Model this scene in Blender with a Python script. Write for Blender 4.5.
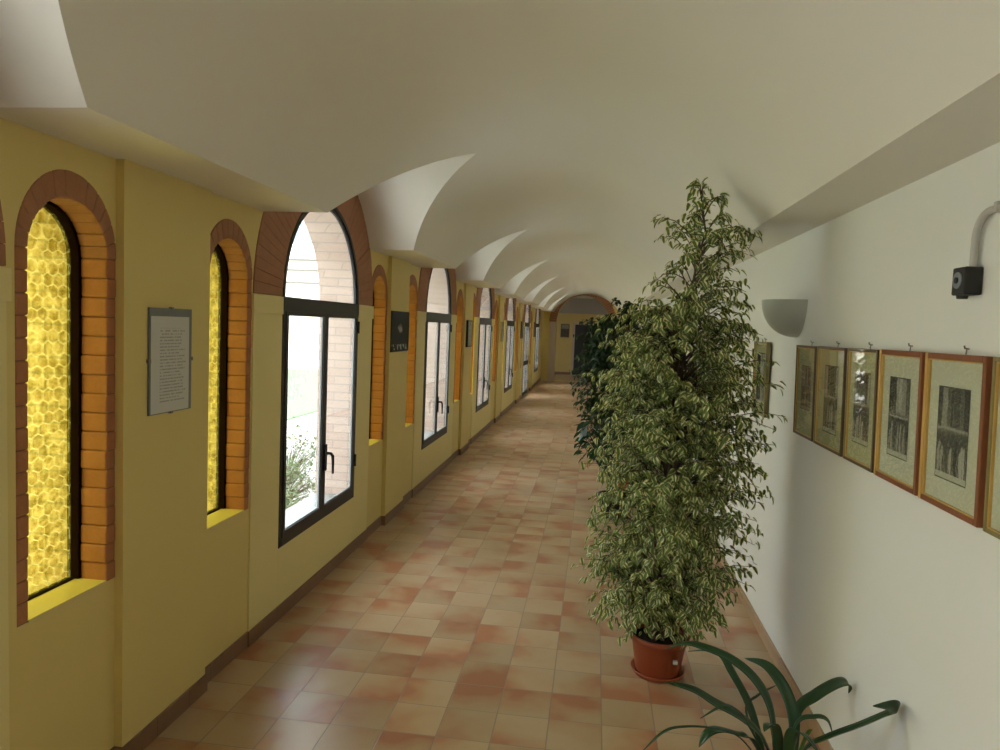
import bpy, bmesh, math, random
import numpy as np
from mathutils import Vector, Matrix
from mathutils.geometry import tessellate_polygon

PI = math.pi
sc = bpy.context.scene
for o in list(bpy.data.objects):
    bpy.data.objects.remove(o)
C = sc.collection

# ------------------------------------------------------------------ camera
cam = bpy.data.cameras.new('camera')
cam.sensor_width = 36.0
cam.lens = 710.36 / 1000 * 36.0
cam.clip_start = 0.05
cam.clip_end = 200
camo = bpy.data.objects.new('camera', cam)
FW = Vector((-0.13032992, 0.98909137, -0.0686467))
RT = Vector((0.99024782, 0.13329451, 0.04051953))
UP = Vector((-0.04922774, 0.06269633, 0.99681784))
m = Matrix.Identity(4)
for i in range(3):
    m[i][0] = RT[i]; m[i][1] = UP[i]; m[i][2] = -FW[i]
m.translation = Vector((0, 0, 1.797))
camo.matrix_world = m
C.objects.link(camo)
sc.camera = camo

# ------------------------------------------------------------------ world, sun, exposure
sc.view_settings.view_transform = 'Standard'
sc.view_settings.look = 'None'
sc.view_settings.gamma = 1
sc.view_settings.use_curve_mapping = False
sc.view_settings.exposure = 1.98
w = bpy.data.worlds.new('sky'); sc.world = w; w.use_nodes = True
bg = w.node_tree.nodes['Background']
bg.inputs[0].default_value = (0.86, 0.94, 1.0, 1)
bg.inputs[1].default_value = 2.1
sun = bpy.data.lights.new('sun', 'SUN'); sun.energy = 4.0; sun.angle = math.radians(3)
sun.color = (1.0, 0.95, 0.86)
suno = bpy.data.objects.new('sun', sun); C.objects.link(suno)
suno.rotation_euler = Vector((-0.45, 0.50, -0.74)).to_track_quat('-Z', 'Y').to_euler()

# ------------------------------------------------------------------ layout numbers (metres)
XP, XJ, XW, XO = -1.765, -1.791, -1.80, -2.10       # pilaster face, jamb face, recess face, outer face
XR = 1.08                                           # right wall face
WIN = [-2.53, 0.96, 4.56, 8.04, 11.52, 14.97, 18.62, 22.03]
PIL = [-4.33, -0.77, 2.775, 6.29, 9.84, 13.29, 16.80, 20.33, 24.05]
Y0, Y1 = -4.33, 24.30
HW, SILL, SPR = 0.657, 0.435, 1.918
ZL = 2.36                                           # ledge height
XLL, XRL = -1.44, 0.80                              # inner edges of the ledges
BX, BZ, BR = -0.32, 1.673, 1.314                    # barrel centre and radius
LA, LB = 1.005, 0.985                                # lunette half width, rise
RW = random.Random(7)

# ------------------------------------------------------------------ helpers
def tag(o, label=None, cat=None, group=None, kind=None):
    if label: o['label'] = label
    if cat: o['category'] = cat
    if group: o['group'] = group
    if kind: o['kind'] = kind
    return o

def empty(name, loc, label, cat, group=None, kind=None, rz=0):
    o = bpy.data.objects.new(name, None); C.objects.link(o)
    o.location = loc; o.rotation_euler = (0, 0, rz)
    o.empty_display_size = 0.1
    return tag(o, label, cat, group, kind)

class MB:
    def __init__(s):
        s.v = []; s.f = []; s.m = []; s.sm = []
    def face(s, pts, mi=0, smooth=False):
        n = len(s.v); s.v += [tuple(p) for p in pts]; s.f.append(tuple(range(n, n + len(pts)))); s.m.append(mi); s.sm.append(smooth)
    def box(s, a, b, mi=0):
        x0, y0, z0 = [min(p, q) for p, q in zip(a, b)]; x1, y1, z1 = [max(p, q) for p, q in zip(a, b)]
        n = len(s.v)
        s.v += [(x0,y0,z0),(x1,y0,z0),(x1,y1,z0),(x0,y1,z0),(x0,y0,z1),(x1,y0,z1),(x1,y1,z1),(x0,y1,z1)]
        for f in ((0,3,2,1),(4,5,6,7),(0,1,5,4),(1,2,6,5),(2,3,7,6),(3,0,4,7)):
            s.f.append(tuple(n + i for i in f)); s.m.append(mi); s.sm.append(False)
    def prism(s, p2, x0, x1, mi=0, caps=True, smooth=False):
        """polygon of (y,z) points extruded along x"""
        n = len(s.v); k = len(p2)
        s.v += [(x0, y, z) for y, z in p2] + [(x1, y, z) for y, z in p2]
        if caps:
            s.f.append(tuple(range(n, n + k))); s.f.append(tuple(range(n + 2*k - 1, n + k - 1, -1)))
            s.m += [mi, mi]; s.sm += [False, False]
        for i in range(k):
            j = (i + 1) % k
            s.f.append((n + i, n + k + i, n + k + j, n + j)); s.m.append(mi); s.sm.append(smooth)
    def grid(s, P, mi=0, smooth=True, close=False):
        n = len(s.v); R = len(P); K = len(P[0])
        for r in P: s.v += [tuple(p) for p in r]
        for i in range(R - 1):
            for j in range(K - (0 if close else 1)):
                j2 = (j + 1) % K
                s.f.append((n + i*K + j, n + i*K + j2, n + (i+1)*K + j2, n + (i+1)*K + j)); s.m.append(mi); s.sm.append(smooth)
    def tube(s, pts, rad, seg=8, mi=0, cap=True):
        pts = [Vector(p) for p in pts]; R = rad if isinstance(rad, (list, tuple)) else [rad] * len(pts)
        rings = []
        up = Vector((0, 0, 1))
        t0 = (pts[1] - pts[0]).normalized()
        if abs(t0.dot(up)) > 0.95: up = Vector((1, 0, 0))
        u = t0.cross(up).normalized()
        for i, p in enumerate(pts):
            t = (pts[min(i+1, len(pts)-1)] - pts[max(i-1, 0)]).normalized()
            u = (u - t * u.dot(t)).normalized(); v = t.cross(u)
            rings.append([p + (u*math.cos(2*PI*k/seg) + v*math.sin(2*PI*k/seg)) * R[i] for k in range(seg)])
        s.grid(rings, mi, True, True)
        if cap:
            s.face(rings[0][::-1], mi); s.face(rings[-1], mi)
    def lathe(s, prof, c=(0, 0, 0), seg=40, mi=0):
        s.grid([[(c[0] + r*math.cos(2*PI*k/seg), c[1] + r*math.sin(2*PI*k/seg), c[2] + z) for k in range(seg)] for r, z in prof], mi, True, True)
    def build(s, name, mats, parent=None, origin=None, bevel=0, merge=False, recalc=True):
        me = bpy.data.meshes.new(name)
        off = Vector(origin) if origin is not None else Vector((0, 0, 0))
        me.from_pydata([tuple(Vector(p) - off) for p in s.v], [], s.f)
        for x in (mats if isinstance(mats, (list, tuple)) else [mats]): me.materials.append(x)
        me.polygons.foreach_set('material_index', s.m); me.polygons.foreach_set('use_smooth', s.sm)
        if merge or recalc:
            bm = bmesh.new(); bm.from_mesh(me)
            if merge: bmesh.ops.remove_doubles(bm, verts=bm.verts, dist=1e-4)
            if recalc: bmesh.ops.recalc_face_normals(bm, faces=bm.faces)
            bm.to_mesh(me); bm.free()
        me.update()
        o = bpy.data.objects.new(name, me); C.objects.link(o)
        if origin is not None: o.location = off
        if parent is not None:
            o.parent = parent
            if origin is None:      # vertices were given in world space
                me.transform(Matrix.Translation(-world_loc(parent)))
            else:
                o.location = off - world_loc(parent)
        if bevel:
            b = o.modifiers.new('bevel', 'BEVEL'); b.width = bevel; b.segments = 2; b.limit_method = 'ANGLE'
        return o

def world_loc(o):
    v = Vector(o.location)
    while o.parent: o = o.parent; v += Vector(o.location)
    return v

# ------------------------------------------------------------------ materials
class NT:
    def __init__(s, name):
        s.mat = bpy.data.materials.new(name); s.mat.use_nodes = True; s.t = s.mat.node_tree
        s.bsdf = s.t.nodes['Principled BSDF']; s.out = s.t.nodes['Material Output']
    def n(s, typ, **kw):
        nd = s.t.nodes.new(typ)
        for k, v in kw.items():
            if k.startswith('i_'):
                key = k[2:]; nd.inputs[int(key) if key.isdigit() else key.replace('_', ' ')].default_value = v
            else: setattr(nd, k, v)
        return nd
    def l(s, a, b): s.t.links.new(a, b)
    def val(s, x, sock):
        if isinstance(x, bpy.types.NodeSocket): s.l(x, sock)
        else: sock.default_value = x
    def math(s, op, a, b=0.0, c=0.0):
        nd = s.n('ShaderNodeMath', operation=op)
        s.val(a, nd.inputs[0]); s.val(b, nd.inputs[1])
        if op in ('MULTIPLY_ADD', 'SMOOTH_MIN', 'COMPARE'): s.val(c, nd.inputs[2])
        return nd.outputs[0]
    def vm(s, op, a, b=(0, 0, 0), out=0):
        nd = s.n('ShaderNodeVectorMath', operation=op)
        s.val(a, nd.inputs[0])
        if op != 'LENGTH': s.val(b, nd.inputs[1])
        return nd.outputs[out]
    def mix(s, f, a, b):
        nd = s.n('ShaderNodeMix', data_type='RGBA')
        s.val(f, nd.inputs[0]); s.val(a, nd.inputs[6]); s.val(b, nd.inputs[7]); return nd.outputs[2]
    def ramp(s, f, stops):
        nd = s.n('ShaderNodeValToRGB'); r = nd.color_ramp
        while len(r.elements) < len(stops): r.elements.new(0.5)
        for e, (p, c) in zip(r.elements, stops): e.position = p; e.color = c if len(c) == 4 else (*c, 1)
        s.l(f, nd.inputs[0]); return nd.outputs[0]
    def xyz(s, v):
        nd = s.n('ShaderNodeSeparateXYZ'); s.l(v, nd.inputs[0]); return nd.outputs
    def comb(s, x, y, z=0.0):
        nd = s.n('ShaderNodeCombineXYZ'); s.val(x, nd.inputs[0]); s.val(y, nd.inputs[1]); s.val(z, nd.inputs[2]); return nd.outputs[0]
    def pos(s, kind='Object'): return s.n('ShaderNodeTexCoord').outputs[kind]
    def wpos(s): return s.n('ShaderNodeNewGeometry').outputs['Position']
    def noise(s, vec, scale, detail=3, rough=0.5, dist=0.0):
        nd = s.n('ShaderNodeTexNoise', i_Scale=scale, i_Detail=detail, i_Roughness=rough, i_Distortion=dist); s.l(vec, nd.inputs['Vector']); return nd.outputs['Fac']
    def bump(s, h, strength=0.2, dist=0.01):
        nd = s.n('ShaderNodeBump', i_Strength=strength, i_Distance=dist); s.l(h, nd.inputs['Height']); s.l(nd.outputs[0], s.bsdf.inputs['Normal'])
    def set(s, **kw):
        for k, v in kw.items(): s.val(v, s.bsdf.inputs[k.replace('_', ' ')])
        return s

def rgba(c): return (c[0], c[1], c[2], 1)

def plain(name, col, rough=0.6, var=0.0, scale=8, bump=0.0, bscale=60, metallic=0.0, coat=0.0):
    t = NT(name); t.set(Roughness=rough, Metallic=metallic)
    t.bsdf.inputs['Coat Weight'].default_value = coat
    if var:
        f = t.noise(t.wpos(), scale, 4)
        c = t.mix(f, rgba([x*(1-var) for x in col]), rgba([min(1, x*(1+var)) for x in col])); t.set(Base_Color=c)
    else: t.set(Base_Color=rgba(col))
    if bump: t.bump(t.noise(t.wpos(), bscale, 4), bump)
    return t.mat

M = {}
M['white'] = plain('white_plaster', (0.82, 0.79, 0.72), 0.75, 0.03, 1.2, 0.05, 25)
M['wallw'] = plain('white_wall_paint', (0.84, 0.84, 0.81), 0.55, 0.03, 1.0, 0.06, 30)
M['yellow'] = plain('yellow_paint', (0.74, 0.58, 0.215), 0.6, 0.04, 1.5, 0.08, 40)
M['yellow2'] = plain('pale_yellow_paint', (0.80, 0.67, 0.30), 0.6, 0.04, 1.5, 0.06, 40)
M['pinkish'] = plain('pinkish_plaster', (0.62, 0.50, 0.40), 0.7, 0.04, 2)
M['bronze'] = plain('dark_bronze_aluminium', (0.018, 0.013, 0.011), 0.5, 0.1, 20)
M['alu'] = plain('grey_aluminium_bead', (0.26, 0.27, 0.26), 0.45)
M['black'] = plain('matt_black', (0.012, 0.012, 0.013), 0.5)
M['stop'] = plain('dark_brown_stop', (0.012, 0.005, 0.004), 1.0)
M['stop'].node_tree.nodes['Principled BSDF'].inputs['Specular IOR Level'].default_value = 0.05
M['roof'] = plain('added_roof_screed', (0.3, 0.28, 0.26), 0.9)
M['sillp'] = plain('yellow_sill_tile', (0.72, 0.60, 0.22), 0.35, 0.04, 10)
M['mortar'] = plain('brown_mortar', (0.22, 0.105, 0.06), 0.9)
M['gravel'] = plain('pale_gravel', (0.55, 0.53, 0.50), 0.95, 0.25, 14, 0.4, 60)
M['lawn'] = plain('lawn_grass', (0.10, 0.18, 0.085), 0.95, 0.3, 6, 0.5, 40)
M['conduit'] = plain('grey_plastic_conduit', (0.52, 0.50, 0.47), 0.45)
M['soil'] = plain('potting_soil', (0.035, 0.024, 0.017), 0.95, 0.4, 60, 0.6, 90)
M['bark'] = plain('ficus_bark', (0.12, 0.085, 0.055), 0.85, 0.3, 40, 0.4, 90)
M['terra'] = plain('terracotta_plastic', (0.36, 0.085, 0.035), 0.42, 0.08, 10)
M['shade'] = plain('grey_green_ceramic', (0.50, 0.51, 0.45), 0.45, 0.05, 12)

def brick_rad(name, a, b):
    t = NT(name)
    f = t.noise(t.wpos(), 14, 5, 0.6); g = t.noise(t.wpos(), 90, 3)
    c = t.mix(f, rgba(a), rgba(b)); c = t.mix(t.math('MULTIPLY', g, 0.25), c, rgba([x*0.5 for x in a])); t.set(Base_Color=c, Roughness=0.8)
    t.bump(g, 0.25); return t.mat
M['brickt'] = brick_rad('terracotta_brick', (0.36, 0.155, 0.08), (0.48, 0.23, 0.12))
M['brick2'] = brick_rad('terracotta_jamb_brick', (0.38, 0.15, 0.065), (0.52, 0.22, 0.095))

def brick_wall(name, a, b, mor, bw=0.25, bh=0.062):
    t = NT(name); p = t.xyz(t.wpos())
    v = t.comb(t.math('ADD', p[0], p[1]), p[2])
    nd = t.n('ShaderNodeTexBrick', i_Scale=1.0, i_Color1=rgba(a), i_Color2=rgba(b), i_Mortar=rgba(mor)); t.l(v, nd.inputs['Vector'])
    nd.inputs['Brick Width'].default_value = bw; nd.inputs['Row Height'].default_value = bh; nd.inputs['Mortar Size'].default_value = 0.005
    nd.inputs['Bias'].default_value = 0.0
    f = t.noise(t.wpos(), 6, 4); c = t.mix(t.math('MULTIPLY', f, 0.4), nd.outputs[0], rgba([x*0.7 for x in a]))
    t.set(Base_Color=c, Roughness=0.9); return t.mat
M['brickout'] = brick_wall('outer_brick', (0.50, 0.36, 0.29), (0.60, 0.46, 0.38), (0.36, 0.30, 0.26))
M['facade'] = plain('cream_render_facade', (0.66, 0.63, 0.57), 0.9, 0.04, 2)
M['band'] = plain('grey_string_course', (0.12, 0.11, 0.10), 0.9)

def floor_mat():
    t = NT('terracotta_floor_tiles'); S = 0.24
    p = t.vm('ADD', t.wpos(), (0.365 + 24, -3.41 + 24, 0))
    q = t.vm('SCALE', p); q.node.inputs['Scale'].default_value = 1 / S
    cell = t.vm('FLOOR', q); fr = t.vm('FRACTION', q)
    f = t.xyz(fr)
    wn = t.n('ShaderNodeTexWhiteNoise', noise_dimensions='2D'); t.l(cell, wn.inputs['Vector'])
    r = t.xyz(wn.outputs['Color'])
    # directional wash of salmon from a random side of each tile
    ang = t.math('MULTIPLY', r[0], 6.2832)
    d = t.math('ADD', t.math('MULTIPLY', t.math('SUBTRACT', f[0], 0.5), t.math('COSINE', ang)),
               t.math('MULTIPLY', t.math('SUBTRACT', f[1], 0.5), t.math('SINE', ang)))
    nz = t.noise(t.vm('ADD', q, t.vm('MULTIPLY', wn.outputs['Color'], (37, 51, 13))), 1.1, 2, 0.5, 0.3)
    e = t.math('ADD', t.math('MULTIPLY', d, 0.95), t.math('MULTIPLY', t.math('SUBTRACT', nz, 0.5), 1.9))
    e = t.math('ADD', e, t.math('MULTIPLY', t.math('SUBTRACT', r[1], 0.5), 0.75))
    col = t.ramp(t.math('ADD', e, 0.42), [(0.0, (0.50, 0.355, 0.21)), (0.42, (0.48, 0.315, 0.175)), (0.76, (0.46, 0.25, 0.13)), (1.0, (0.42, 0.175, 0.085))])
    br = t.math('MULTIPLY_ADD', r[2], 0.22, 0.89)
    hs = t.n('ShaderNodeHueSaturation'); t.l(col, hs.inputs['Color']); t.l(br, hs.inputs['Value']); col = hs.outputs[0]
    ex = t.math('MINIMUM', t.math('MINIMUM', f[0], t.math('SUBTRACT', 1.0, f[0])), t.math('MINIMUM', f[1], t.math('SUBTRACT', 1.0, f[1])))
    jn = t.n('ShaderNodeMapRange', interpolation_type='SMOOTHSTEP'); t.l(ex, jn.inputs[0]); jn.inputs[1].default_value = 0.004; jn.inputs[2].default_value = 0.016
    col = t.mix(jn.outputs[0], rgba((0.30, 0.22, 0.16)), col)
    t.set(Base_Color=col)
    rg = t.math('MULTIPLY_ADD', t.noise(t.wpos(), 5, 3), 0.14, 0.26)
    t.set(Roughness=rg)
    h = t.math('ADD', t.math('MULTIPLY', jn.outputs[0], 1.0), t.math('MULTIPLY', t.noise(q, 1.3, 2), 0.9))
    t.bump(h, 0.35, 0.0025)
    t.bsdf.inputs['Coat Weight'].default_value = 0.15; t.bsdf.inputs['Coat Roughness'].default_value = 0.25
    return t.mat
M['floor'] = floor_mat()

def base_mat(name, col, axis):
    t = NT(name); p = t.xyz(t.wpos())
    u = t.math('FRACT', t.math('DIVIDE', t.math('ADD', p[axis], 24 - 3.41), 0.24))
    e = t.math('MINIMUM', u, t.math('SUBTRACT', 1.0, u))
    j = t.math('GREATER_THAN', e, 0.008)
    c = t.mix(t.noise(t.wpos(), 7, 3), rgba([x*0.8 for x in col]), rgba([x*1.2 for x in col]))
    t.set(Base_Color=t.mix(j, rgba([x*0.6 for x in col]), c), Roughness=0.35); return t.mat
M['baseL'] = base_mat('shaded_skirting_tile', (0.23, 0.115, 0.065), 1)  # same tile as baseR, the unlit left side's shade put into its colour
M['baseR'] = base_mat('terracotta_skirting_tile', (0.45, 0.30, 0.18), 1)

def glass_mat():
    t = NT('clear_window_glass'); t.t.nodes.remove(t.bsdf)
    lw = t.n('ShaderNodeLayerWeight'); fc = t.math('MULTIPLY_ADD', t.math('POWER', lw.outputs['Facing'], 4.0), 0.75, 0.045); tr = t.n('ShaderNodeBsdfTransparent', i_Color=(0.95, 0.97, 0.97, 1)); gl = t.n('ShaderNodeBsdfGlossy', i_Roughness=0.0)
    mx = t.n('ShaderNodeMixShader'); t.l(fc, mx.inputs[0]); t.l(tr.outputs[0], mx.inputs[1]); t.l(gl.outputs[0], mx.inputs[2]); t.l(mx.outputs[0], t.out.inputs[0])
    return t.mat
M['glass'] = glass_mat()

def pic_glass():
    t = NT('picture_glass'); t.t.nodes.remove(t.bsdf)
    lw = t.n('ShaderNodeLayerWeight'); fc = t.math('MULTIPLY_ADD', t.math('POWER', lw.outputs['Facing'], 4.0), 0.75, 0.045); tr = t.n('ShaderNodeBsdfTransparent', i_Color=(0.97, 0.98, 0.95, 1)); gl = t.n('ShaderNodeBsdfGlossy', i_Roughness=0.02)
    mx = t.n('ShaderNodeMixShader'); t.l(fc, mx.inputs[0]); t.l(tr.outputs[0], mx.inputs[1]); t.l(gl.outputs[0], mx.inputs[2]); t.l(mx.outputs[0], t.out.inputs[0])
    return t.mat
M['pglass'] = pic_glass()

def hex_glass():
    t = NT('yellow_hexagon_glass'); t.t.nodes.remove(t.bsdf)
    p = t.xyz(t.wpos()); s = (1.0, 1.7320508, 1.0)
    nz = t.n('ShaderNodeTexNoise', i_Scale=9.0, i_Detail=2.0); t.l(t.wpos(), nz.inputs['Vector'])
    uv = t.comb(t.math('MULTIPLY', p[1], 19.5), t.math('MULTIPLY', p[2], 21.0))
    uv = t.vm('ADD', uv, t.vm('MULTIPLY', t.vm('SUBTRACT', nz.outputs['Color'], (0.5, 0.5, 0.5)), (0.35, 0.5, 0)))
    uv = t.vm('MULTIPLY', t.vm('ADD', uv, (400, 692.8203, 0)), (1, 1, 0))
    a = t.vm('SUBTRACT', t.vm('MODULO', uv, s), (0.5, 0.8660254, 0))
    b = t.vm('SUBTRACT', t.vm('MODULO', t.vm('ADD', uv, (0.5, 0.8660254, 0)), s), (0.5, 0.8660254, 0))
    la = t.vm('LENGTH', a, out=1); lb = t.vm('LENGTH', b, out=1)
    sel = t.math('LESS_THAN', la, lb)
    mv = t.n('ShaderNodeMix', data_type='VECTOR'); t.l(sel, mv.inputs[0]); t.l(b, mv.inputs[4]); t.l(a, mv.inputs[5])
    g = t.vm('ABSOLUTE', mv.outputs[1]); gx = t.xyz(g)
    hd = t.math('MAXIMUM', gx[0], t.math('ADD', t.math('MULTIPLY', gx[0], 0.5), t.math('MULTIPLY', gx[1], 0.8660254)))
    line = t.n('ShaderNodeMapRange', interpolation_type='SMOOTHSTEP'); t.l(hd, line.inputs[0]); line.inputs[1].default_value = 0.44; line.inputs[2].default_value = 0.49
    blot = t.noise(t.wpos(), 26, 3, 0.6, 0.5)
    tint = t.ramp(blot, [(0.35, (0.60, 0.54, 0.17)), (0.65, (0.92, 0.90, 0.40))])
    tint = t.mix(line.outputs[0], tint, rgba((1.0, 0.98, 0.55)))
    tr = t.n('ShaderNodeBsdfTransparent'); t.l(tint, tr.inputs[0])
    tl = t.n('ShaderNodeBsdfTranslucent'); t.l(t.mix(line.outputs[0], rgba((0.50, 0.42, 0.10)), rgba((0.75, 0.70, 0.30))), tl.inputs[0])
    fac = t.math('MULTIPLY_ADD', line.outputs[0], 0.13, 0.09)
    mx = t.n('ShaderNodeMixShader'); t.l(fac, mx.inputs[0]); t.l(tr.outputs[0], mx.inputs[1]); t.l(tl.outputs[0], mx.inputs[2])
    gl = t.n('ShaderNodeBsdfGlossy', i_Roughness=0.15); bp = t.n('ShaderNodeBump', i_Strength=0.6, i_Distance=0.004); t.l(t.math('SUBTRACT', 1.0, hd), bp.inputs['Height']); t.l(bp.outputs[0], gl.inputs['Normal']); t.l(bp.outputs[0], tl.inputs['Normal'])
    m2 = t.n('ShaderNodeMixShader', i_0=0.05); t.l(mx.outputs[0], m2.inputs[1]); t.l(gl.outputs[0], m2.inputs[2]); t.l(m2.outputs[0], t.out.inputs[0])
    return t.mat
M['hex'] = hex_glass()

def leaf_mat(name, dark, dark2, margin=None, rough=0.35, trans=0.25, tv=0.3):
    t = NT(name); uv = t.xyz(t.n('ShaderNodeUVMap').outputs[0])
    f = t.noise(t.wpos(), 9, 2)
    c = t.mix(f, rgba(dark), rgba(dark2))
    if margin:
        d = t.math('ABSOLUTE', t.math('SUBTRACT', uv[1], 0.5))
        d = t.math('ADD', d, t.math('MULTIPLY', t.math('SUBTRACT', t.noise(t.wpos(), 45, 2), 0.5), 0.5))
        mr = t.n('ShaderNodeMapRange', interpolation_type='SMOOTHSTEP'); t.l(d, mr.inputs[0]); mr.inputs[1].default_value = 0.20; mr.inputs[2].default_value = 0.30
        c = t.mix(mr.outputs[0], c, rgba(margin))
    t.set(Base_Color=c, Roughness=rough); t.bsdf.inputs['Specular IOR Level'].default_value = 0.4
    tl = t.n('ShaderNodeBsdfTranslucent'); t.l(c, tl.inputs[0])
    mx = t.n('ShaderNodeMixShader', i_0=trans); t.l(t.bsdf.outputs[0], mx.inputs[1]); t.l(tl.outputs[0], mx.inputs[2]); t.l(mx.outputs[0], t.out.inputs[0])
    return t.mat
M['leafv'] = leaf_mat('variegated_ficus_leaf', (0.12, 0.19, 0.045), (0.21, 0.29, 0.075), (0.78, 0.76, 0.40))
M['leafd'] = leaf_mat('dark_green_ficus_leaf', (0.018, 0.045, 0.014), (0.04, 0.085, 0.025))
M['leafb'] = leaf_mat('broad_dark_leaf', (0.02, 0.06, 0.03), (0.05, 0.11, 0.05), rough=0.25)
M['strap'] = leaf_mat('strap_leaf', (0.018, 0.055, 0.022), (0.04, 0.095, 0.035), rough=0.3, trans=0.12)
M['strapl'] = leaf_mat('young_strap_leaf', (0.10, 0.22, 0.03), (0.16, 0.30, 0.06), rough=0.35)
M['shrub'] = leaf_mat('garden_shrub_leaf', (0.10, 0.15, 0.06), (0.22, 0.27, 0.12), rough=0.5)

# ------------------------------------------------------------------ floor, courtyard ground
def slab(name, a, b, mat, label, cat, kind='structure'):
    mb = MB(); mb.box(a, b); o = mb.build(name, mat); return tag(o, label, cat, kind=kind)
slab('floor', (XO + 0.12, Y0 - 0.2, -0.1), (XR + 0.2, 29.0, 0), M['floor'], 'corridor floor of square beige and salmon terracotta tiles', 'floor')
slab('ground', (-34, -14, -0.35), (XO + 0.12, 34, -0.12), M['gravel'], 'pale gravel courtyard outside the windows', 'ground')
slab('lawn', (-14.5, 1.0, -0.12), (-5.6, 25.0, -0.09), M['lawn'], 'green lawn in the courtyard outside the windows', 'lawn')
slab('roof', (XO - 0.12, Y0 - 0.2, 3.10), (XR + 0.3, 29.0, 3.25), M['roof'], 'unseen flat roof slab above the corridor vault, added to stop light leaks', 'roof')  # added out of view so light cannot leak through the thin vault

# ------------------------------------------------------------------ left wall
def arc(yc, zc, a, b, n, t0=0.0, t1=PI):
    return [(yc + a*math.cos(t0 + (t1-t0)*i/n), zc + b*math.sin(t0 + (t1-t0)*i/n)) for i in range(n + 1)]
def opening(yc, hw, z0, zs, b, n):
    return [(yc - hw, z0), (yc + hw, z0)] + arc(yc, zs, hw, b, n)
def holed(mb, outer, holes, xf, xb, mf=0, ms=1):
    loops = [[Vector((y, z, 0)) for y, z in outer]] + [[Vector((y, z, 0)) for y, z in h] for h in holes]
    flat = [p for L in loops for p in L]
    for x, flip in ((xf, False), (xb, True)):
        for tri in tessellate_polygon(loops):
            t = tri[::-1] if flip else tri
            mb.face([(x, flat[i].x, flat[i].y) for i in t], ms if flip else mf)
    for k, L in enumerate(loops):
        for i in range(len(L)):
            a, b = L[i], L[(i+1) % len(L)]
            mb.face([(xf, a.x, a.y), (xb, a.x, a.y), (xb, b.x, b.y), (xf, b.x, b.y)], ms)

ZTOP = 3.10
SHW, SSILL, SSPR = 0.185, 0.765, 1.985
SOW, SOB = 0.235, 0.28
slits = []      # (centre y)
wl = MB()
for k, c in enumerate(WIN):
    a, b = PIL[k], PIL[k + 1]
    door = (k == 6)
    holes = [opening(c, HW, 0.02 if door else SILL, SPR, HW, 20)]
    for s in (c - 1.0, c + 1.0):
        pc = a if s < c else b
        if k == 0 and s < c: continue
        if k == 7 and s > c: continue
        sy = pc + (0.535 if s < c else -0.535)
        slits.append(sy)
        # the slit hole splits around the outer brick: square jambs to the springing, then the wider ring
        holes.append([(sy - SOW, SSILL), (sy + SOW, SSILL)] + arc(sy, SSPR, SOW, SOB, 12))
    holed(wl, [(a, 0), (b, 0), (b, ZTOP), (a, ZTOP)], holes, XW, XO)
if PIL[-1] < Y1: wl.box((XO, PIL[-1], 0), (XW, Y1, ZTOP))
wo = wl.build('wall_left', [M['yellow'], M['brickout']], recalc=False)
tag(wo, 'yellow painted left wall pierced by arched windows and slits', 'wall', kind='structure')

# pilasters between the slit pairs, window jambs with their impost blocks
for k, p in enumerate(PIL[1:-1]):
    mb = MB(); mb.box((XW - 0.01, p - 0.30, 0), (XP, p + 0.30, ZL + 0.02))
    o = mb.build('trim_%d' % (k + 1), M['yellow'])
    tag(o, 'flat yellow wall pilaster, number %d counted away from the camera' % (k + 1), 'pilaster', 'yellow pilasters along the left wall', 'structure')
ordn = ['', '', 'nearest', 'second', 'third', 'fourth', 'fifth', 'sixth']

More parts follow.
